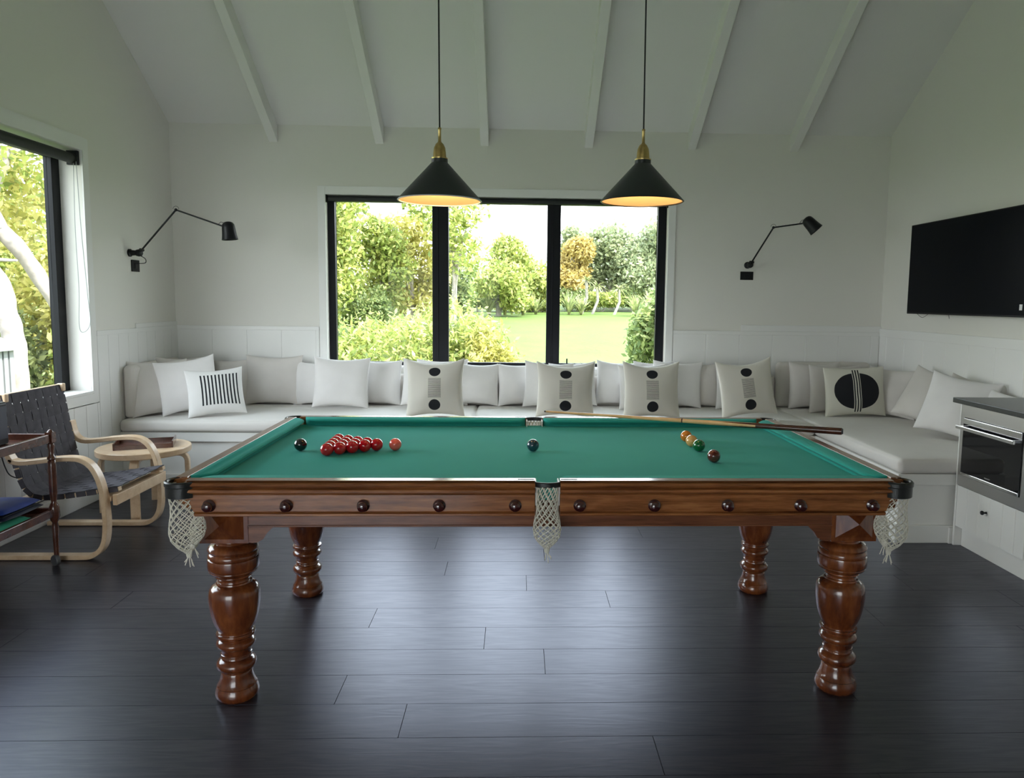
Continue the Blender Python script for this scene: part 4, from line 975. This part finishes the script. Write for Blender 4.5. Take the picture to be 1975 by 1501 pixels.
def tree(name,x,y,h,r,mat,label,seed,n=6000,size=.3,trunk=.18,low=.35,bark='barkd',lean=(0,0),nb=9,cat='tree',group='trees beyond the lawn',sq=.8,asp=.5,droop=0):
    rn=random.Random(seed); z0=gz(x,y)-.1; t=empty(name,(x,y,z0),label,cat,group)
    blobs=[]; br=MB(); top=Vector((x+lean[0],y+lean[1],z0+h*.75))
    base=Vector((x,y,z0)); mid=base.lerp(top,.5)+Vector((rn.uniform(-.1,.1)*h*.3,0,0))
    tp=spline([base,mid,top],6); br.tube(tp,trunk,8,scale=[1-.75*i/(len(tp)-1) for i in range(len(tp))])
    for k in range(nb):
        zz=low+(1-low)*(k+.5)/nb; ang=rn.uniform(0,2*PI); rad=r*.62*math.sqrt(max(.05,1-((zz-.55)/.6)**2))*rn.uniform(.4,1)
        c=Vector((x+lean[0]*zz+rad*math.cos(ang),y+lean[1]*zz+rad*math.sin(ang),z0+h*zz*.93))
        q=r*rn.uniform(.30,.52); blobs.append((c.x,c.y,c.z,q,q,q*sq))
        st=tp[min(len(tp)-1,int(len(tp)*max(.15,zz-.25)))]; br.tube([st,st.lerp(c,.5)+Vector((0,0,.1*r)),c],trunk*.35,5,scale=[1,.7,.3])
    br.build('trunk',M[bark],t,smooth=True); leaves('crown',blobs,n,size,LM[mat],t,seed,asp,droop); return t
def bush(x,y,rx,ry,h,mat,label,seed,n,size,nb=14,name='shrub',group=None,z0=None,asp=.45,stems=8):
    rn=random.Random(seed); z0=gz(x,y)-.05 if z0 is None else z0; t=empty(name,(x,y,z0),label,'shrub',group); bl=[]; m=MB()
    for k in range(nb):
        a=rn.uniform(0,2*PI); q=math.sqrt(rn.random())*.75; dz=(1-.5*q*q); s=rn.uniform(.28,.42)
        cx,cy=x+rx*q*math.cos(a),y+ry*q*math.sin(a); cz=z0+h*dz*rn.uniform(.35,.78); bl.append((cx,cy,cz,rx*s,ry*s,h*s*.6)); 
        if k<stems: m.tube([(x+.1*math.cos(a),y+.1*math.sin(a),z0),((x+cx)/2,(y+cy)/2,(z0+cz)/2+.1),(cx,cy,cz+.1)],.022,5,scale=[1,.7,.4])
    m.build('stems',M['bark'],t,smooth=True); leaves('foliage',bl,n,size,LM[mat],t,seed,asp); return t
def flax(x,y,h,label,seed,n=46,mat='flax',name='flax_plant',group='flax plants along the lawn edge',wd=.05):
    rn=random.Random(seed); z0=gz(x,y)-.05; t=empty(name,(x,y,z0),label,'plant',group); m=MB(); rnd=[]
    for k in range(n):
        a=rn.uniform(0,2*PI); sp=rn.uniform(.1,.75)*h; hh=h*rn.uniform(.6,1.05); w=wd*rn.uniform(.7,1.2); nx,ny=-math.sin(a),math.cos(a); vs=[]
        for i in range(7):
            s=i/6; px=x+math.cos(a)*sp*s**1.6; py=y+math.sin(a)*sp*s**1.6; pz=z0+hh*(s-.35*s**4*(sp/h)); ww=w*(1-s)**.5; vs+=[(px-nx*ww,py-ny*ww,pz),(px+nx*ww,py+ny*ww,pz)]
        m.add(vs,[(2*i,2*i+1,2*i+3,2*i+2) for i in range(6)])
    o=m.build('blades',LM[mat],t); at=o.data.attributes.new('rnd','FLOAT','FACE'); at.data.foreach_set('value',[rn.random() for _ in o.data.polygons]); return t
# large flowering shrub just outside the window
bush(-1.4,10.0,1.25,.9,2.25,'bright','big bright leafy shrub just outside the window, left two panes',11,22000,.095,nb=34,stems=18,asp=.34)
bush(-.42,9.6,.55,.6,1.6,'yellow','lower yellow-green shrub right of the big one outside the middle pane',12,8000,.09,nb=18,stems=12,asp=.34)
bush(-2.25,9.6,.5,.5,1.25,'yellow','small yellow-green shrub at the lower left window corner',14,4000,.08,nb=12,stems=8)
bush(2.45,12.4,.62,.6,2.5,'mid','tall dark leafy shrub at the right edge of the right pane',13,6000,.12,nb=16,stems=8)
# trees left
GL='trees left beyond the lawn'; GR='trees right beyond the lawn'
tree('broadleaf_tree',-7.0,25,7.0,2.2,'bright','tall light green tree at the far left of the window view',21,12000,.20,.12,.12,nb=18,group=GL)
tree('broadleaf_tree',-5.0,27,4.3,1.4,'bright','slender light green tree beside the tall left one',22,5000,.18,.09,.3,nb=10,group=GL)
tree('broadleaf_tree',-4.1,28,4.4,1.7,'yellow','yellow-green tree left of the first mullion',23,8000,.19,.12,.2,'bark',nb=13,group=GL)
tree('broadleaf_tree',-2.3,26,7.0,1.7,'bright','tall airy tree behind the first mullion, reaching above its neighbours',24,4200,.2,.12,.42,'bark',nb=11,group=GL)
tree('broadleaf_tree',-3.2,34,3.6,1.8,'mid','mid green tree between the yellow tree and the round one',28,5000,.22,.12,.2,nb=10,group=GL)
tree('broadleaf_tree',-1.0,38,4.1,2.1,'bright','round dense green tree in the middle pane',25,9000,.24,.15,.2,nb=13,group=GL)
tree('broadleaf_tree',.9,43,2.9,1.7,'bright','low bright tree left of the second mullion',26,6000,.24,.12,.15,nb=12,group=GL)
tree('broadleaf_tree',-9.5,33,6.5,3.5,'mid','dark tree half hidden at the left window edge',27,8000,.25,.2,.15,nb=14,group=GL)
bush(-5.2,26,.95,.9,1.95,'mid','rounded mid green shrub left of the first mullion, below the tall trees',29,5000,.13,nb=16)
# trees right
tree('broadleaf_tree',3.2,45,4.4,1.6,'orange','golden-leaved tree just right of the second mullion',31,8000,.26,.15,.25,nb=12,group=GR)
tree('broadleaf_tree',3.6,50,5.4,1.5,'grey','narrow grey-green tree rising behind the golden tree',36,5000,.26,.15,.3,nb=9,group=GR)
tree('broadleaf_tree',5.9,47,4.8,2.8,'grey','spreading grey-green tree with pale trunk in the right pane',32,14000,.28,.2,.42,'bark',nb=15,group=GR)
tree('broadleaf_tree',8.9,46,5.3,3.3,'grey','broad grey-green tree at the right side of the right pane',33,16000,.28,.2,.34,'bark',nb=16,group=GR)
tree('broadleaf_tree',11.4,47,5.6,2.8,'mid','mid green tree beyond the right window edge',34,8000,.3,.2,.3,nb=14,group=GR)
# understorey along the lawn edge
hedge=[(-10.2,41,1.7,2.3,'mid'),(-8.3,40,1.4,1.9,'grey'),(-6.4,41,1.5,2.2,'yellow'),(-4.3,42,1.5,2.0,'bright'),(-2.4,42,1.4,1.7,'mid'),(-.6,43,1.4,1.5,'yellow'),(1.2,43,1.4,1.7,'bright'),(3.0,44,1.5,1.6,'mid'),(4.9,44,1.6,1.6,'bright'),(7.0,44,1.7,1.8,'mid'),(9.2,44,1.8,2,'grey')]
ord_=['first','second','third','fourth','fifth','sixth','seventh','eighth','ninth','tenth','last']
for i,(x,y,r,h,mt) in enumerate(hedge):
    bush(x,y,r,r*.6,h,mt,'low %s shrub at the lawn edge, %s counting from the left'%({'mid':'mid green','grey':'grey-green','yellow':'yellow-green','bright':'bright green'}[mt],ord_[i]),60+i,3500,.19,nb=10,group='shrubs along the lawn edge')
fx=[(-7.1,38,1.7),(-1.5,38,1.9),(-.7,39,1.5),(.25,39,1.4),(.95,40,1.3),(2.75,40,1.5),(3.4,40,1.3),(6.2,39,1.4),(7.0,39,1.6)]
fl=['far left','just right of the near shrub','second from the near shrub','third from the near shrub','left of the second mullion','just right of the second mullion','below the golden tree','second from the right','farthest right']
for i,(x,y,h) in enumerate(fx): flax(x,y,h,'spiky flax plant at the lawn edge, '+fl[i],80+i,wd=.07)
for i,(x,y,h) in enumerate([(3.75,41,1.9),(4.35,41,1.6),(5.5,40.5,1.5)]):
    z0=gz(x,y)-.05; t=empty('cabbage_tree',(x,y,z0),'small pale-trunked palm-like tree on the lawn, %s of three'%['leftmost','middle','rightmost'][i],'tree','palm-like trees on the lawn')
    m=MB(); m.tube([(x-.25,y,z0),(x+.05,y,z0+h*.5),(x,y,z0+h)],.08,7); m.build('trunk',M['bark'],t,smooth=True)
    rn=random.Random(i+3); m=MB()
    for k in range(34):
        a=rn.uniform(0,2*PI); L_=rn.uniform(.6,.9); vs=[]; el=rn.uniform(-.2,1.1); nx,ny=-math.sin(a),math.cos(a)
        for q in (0,.33,.66,1): 
            px=x+math.cos(a)*L_*q*math.cos(el*.6); py=y+math.sin(a)*L_*q*math.cos(el*.6); pz=z0+h+L_*(q*math.sin(el)-.5*q*q); w=.04*(1-q)+.004; vs+=[(px-nx*w,py-ny*w,pz),(px+nx*w,py+ny*w,pz)]
        m.add(vs,[(0,1,3,2),(2,3,5,4),(4,5,7,6)])
    o=m.build('crown',LM['flax'],t); at=o.data.attributes.new('rnd','FLOAT','FACE'); at.data.foreach_set('value',[rn.random() for _ in o.data.polygons])
# distant pale hut between the trees
z=gz(.05,41)-.1; t=empty('garden_hut',(.05,41,z),'tiny white hut roof glimpsed between trees in the middle pane','hut')
m=MB(); m.box(-.25,.35,40.7,41.3,z,z+1.45); m.build('walls',plain('hut_wall',(.25,.25,.24),.7),t); m=MB(); m.prism([(-.5,z+1.45),(.6,z+1.45),(.05,z+1.75)],40.5,41.5,'y'); m.build('roof',M['brick'],t)
# left side garden: pale trunks, undergrowth and shed
def trunk_tree(pts,r0,r1,label,seed,crown,n=4000,mat='bright',size=.11):
    t=empty('pale_trunked_tree',pts[0],label,'tree','pale trunked trees outside the side window'); m=MB(); sp=spline(pts,10); N=len(sp)
    sp=[p+Vector((noise.noise(p*3+Vector((seed,0,0)))*.05,noise.noise(p*3+Vector((0,seed,0)))*.05,0)) for p in sp]
    m.tube(sp,1.0,12,scale=[r0+(r1-r0)*i/(N-1)+.006*math.sin(i*1.7+seed) for i in range(N)])
    rn=random.Random(seed)
    for k in range(6):
        i=rn.randrange(N//3,N-1); p=sp[i]; q=p+Vector((rn.uniform(-1,1),rn.uniform(-1,1),rn.uniform(.3,1.2))); m.tube(spline([p,p.lerp(q,.5)+Vector((0,0,.15)),q],5),.045,6,scale=[1-.07*j for j in range(11)])
    m.build('trunk',M['bark'],t,smooth=True); leaves('crown',crown,n,size,LM[mat],t,seed); return t
trunk_tree([(-6.05,9.05,-.5),(-6.0,9.0,.6),(-6.12,9.05,1.35),(-6.35,9.1,2.1),(-6.2,9.3,3.2)],.14,.08,'upright pale trunk outside the side window, right of the shed',5,[(-6.3,9.6,3.6,1.2,1.2,.9),(-5.6,10.0,4.1,1,1,.7)],4500,'bright')
trunk_tree([(-5.6,9.9,.3),(-5.95,9.6,1.5),(-6.35,9.2,2.4),(-6.8,8.9,3.3),(-7.2,8.6,4.3)],.075,.125,'thick leaning pale trunk crossing the side window diagonally',6,[(-7.3,8.6,4.6,1.3,1.3,.8)],3500,'mid')
trunk_tree([(-6.5,9.2,-.5),(-6.55,9.15,.7),(-6.75,9.1,1.5),(-6.9,9.3,2.4)],.09,.05,'thin forked pale trunk left of the upright one',7,[(-7.0,9.8,2.7,.9,.9,.7)],2500,'yellow')
for i,(x,y,rx,h,mt,n_,lab) in enumerate([(-8.8,12.5,1.9,4.6,'bright',9000,'tall sunlit undergrowth behind the pale trunks'),(-6.6,11.6,1.3,3.4,'yellow',7000,'yellow-green undergrowth right behind the leaning trunk'),(-10.5,11.5,2.2,5.5,'mid',9000,'darker tall undergrowth at the far left'),(-5.9,10.6,.8,1.7,'bright',4500,'low bright shrub at the foot of the leaning trunk'),(-7.6,10.6,.9,2.0,'dark',4500,'dark low shrub behind the shed')]):
    bush(x,y,rx,rx*.7,h,mt,lab,120+i,n_,.13,nb=22,group='undergrowth outside the side window')
t=empty('garden_shed',(-6.2,7.8,-.45),'small grey corrugated shed outside the side window','shed')
m=MB()
for k in range(18): m.box(-6.95+k*.08,-6.895+k*.08,7.385,7.40,-.45,.85)
for k in range(9): m.box(-5.50,-5.485,7.41+k*.09,7.47+k*.09,-.45,.85)
m.box(-6.97,-5.50,7.40,8.22,-.45,.85); m.build('walls',plain('grey_corrugated',(.20,.205,.215),.5),t)
m=MB(); m.prism([(-7.1,.85),(-5.42,.85),(-5.42,.88),(-6.25,1.20),(-7.1,.88)],7.33,8.28,'y'); m.build('roof',plain('pale_shed_roof',(.24,.24,.24),.5),t)
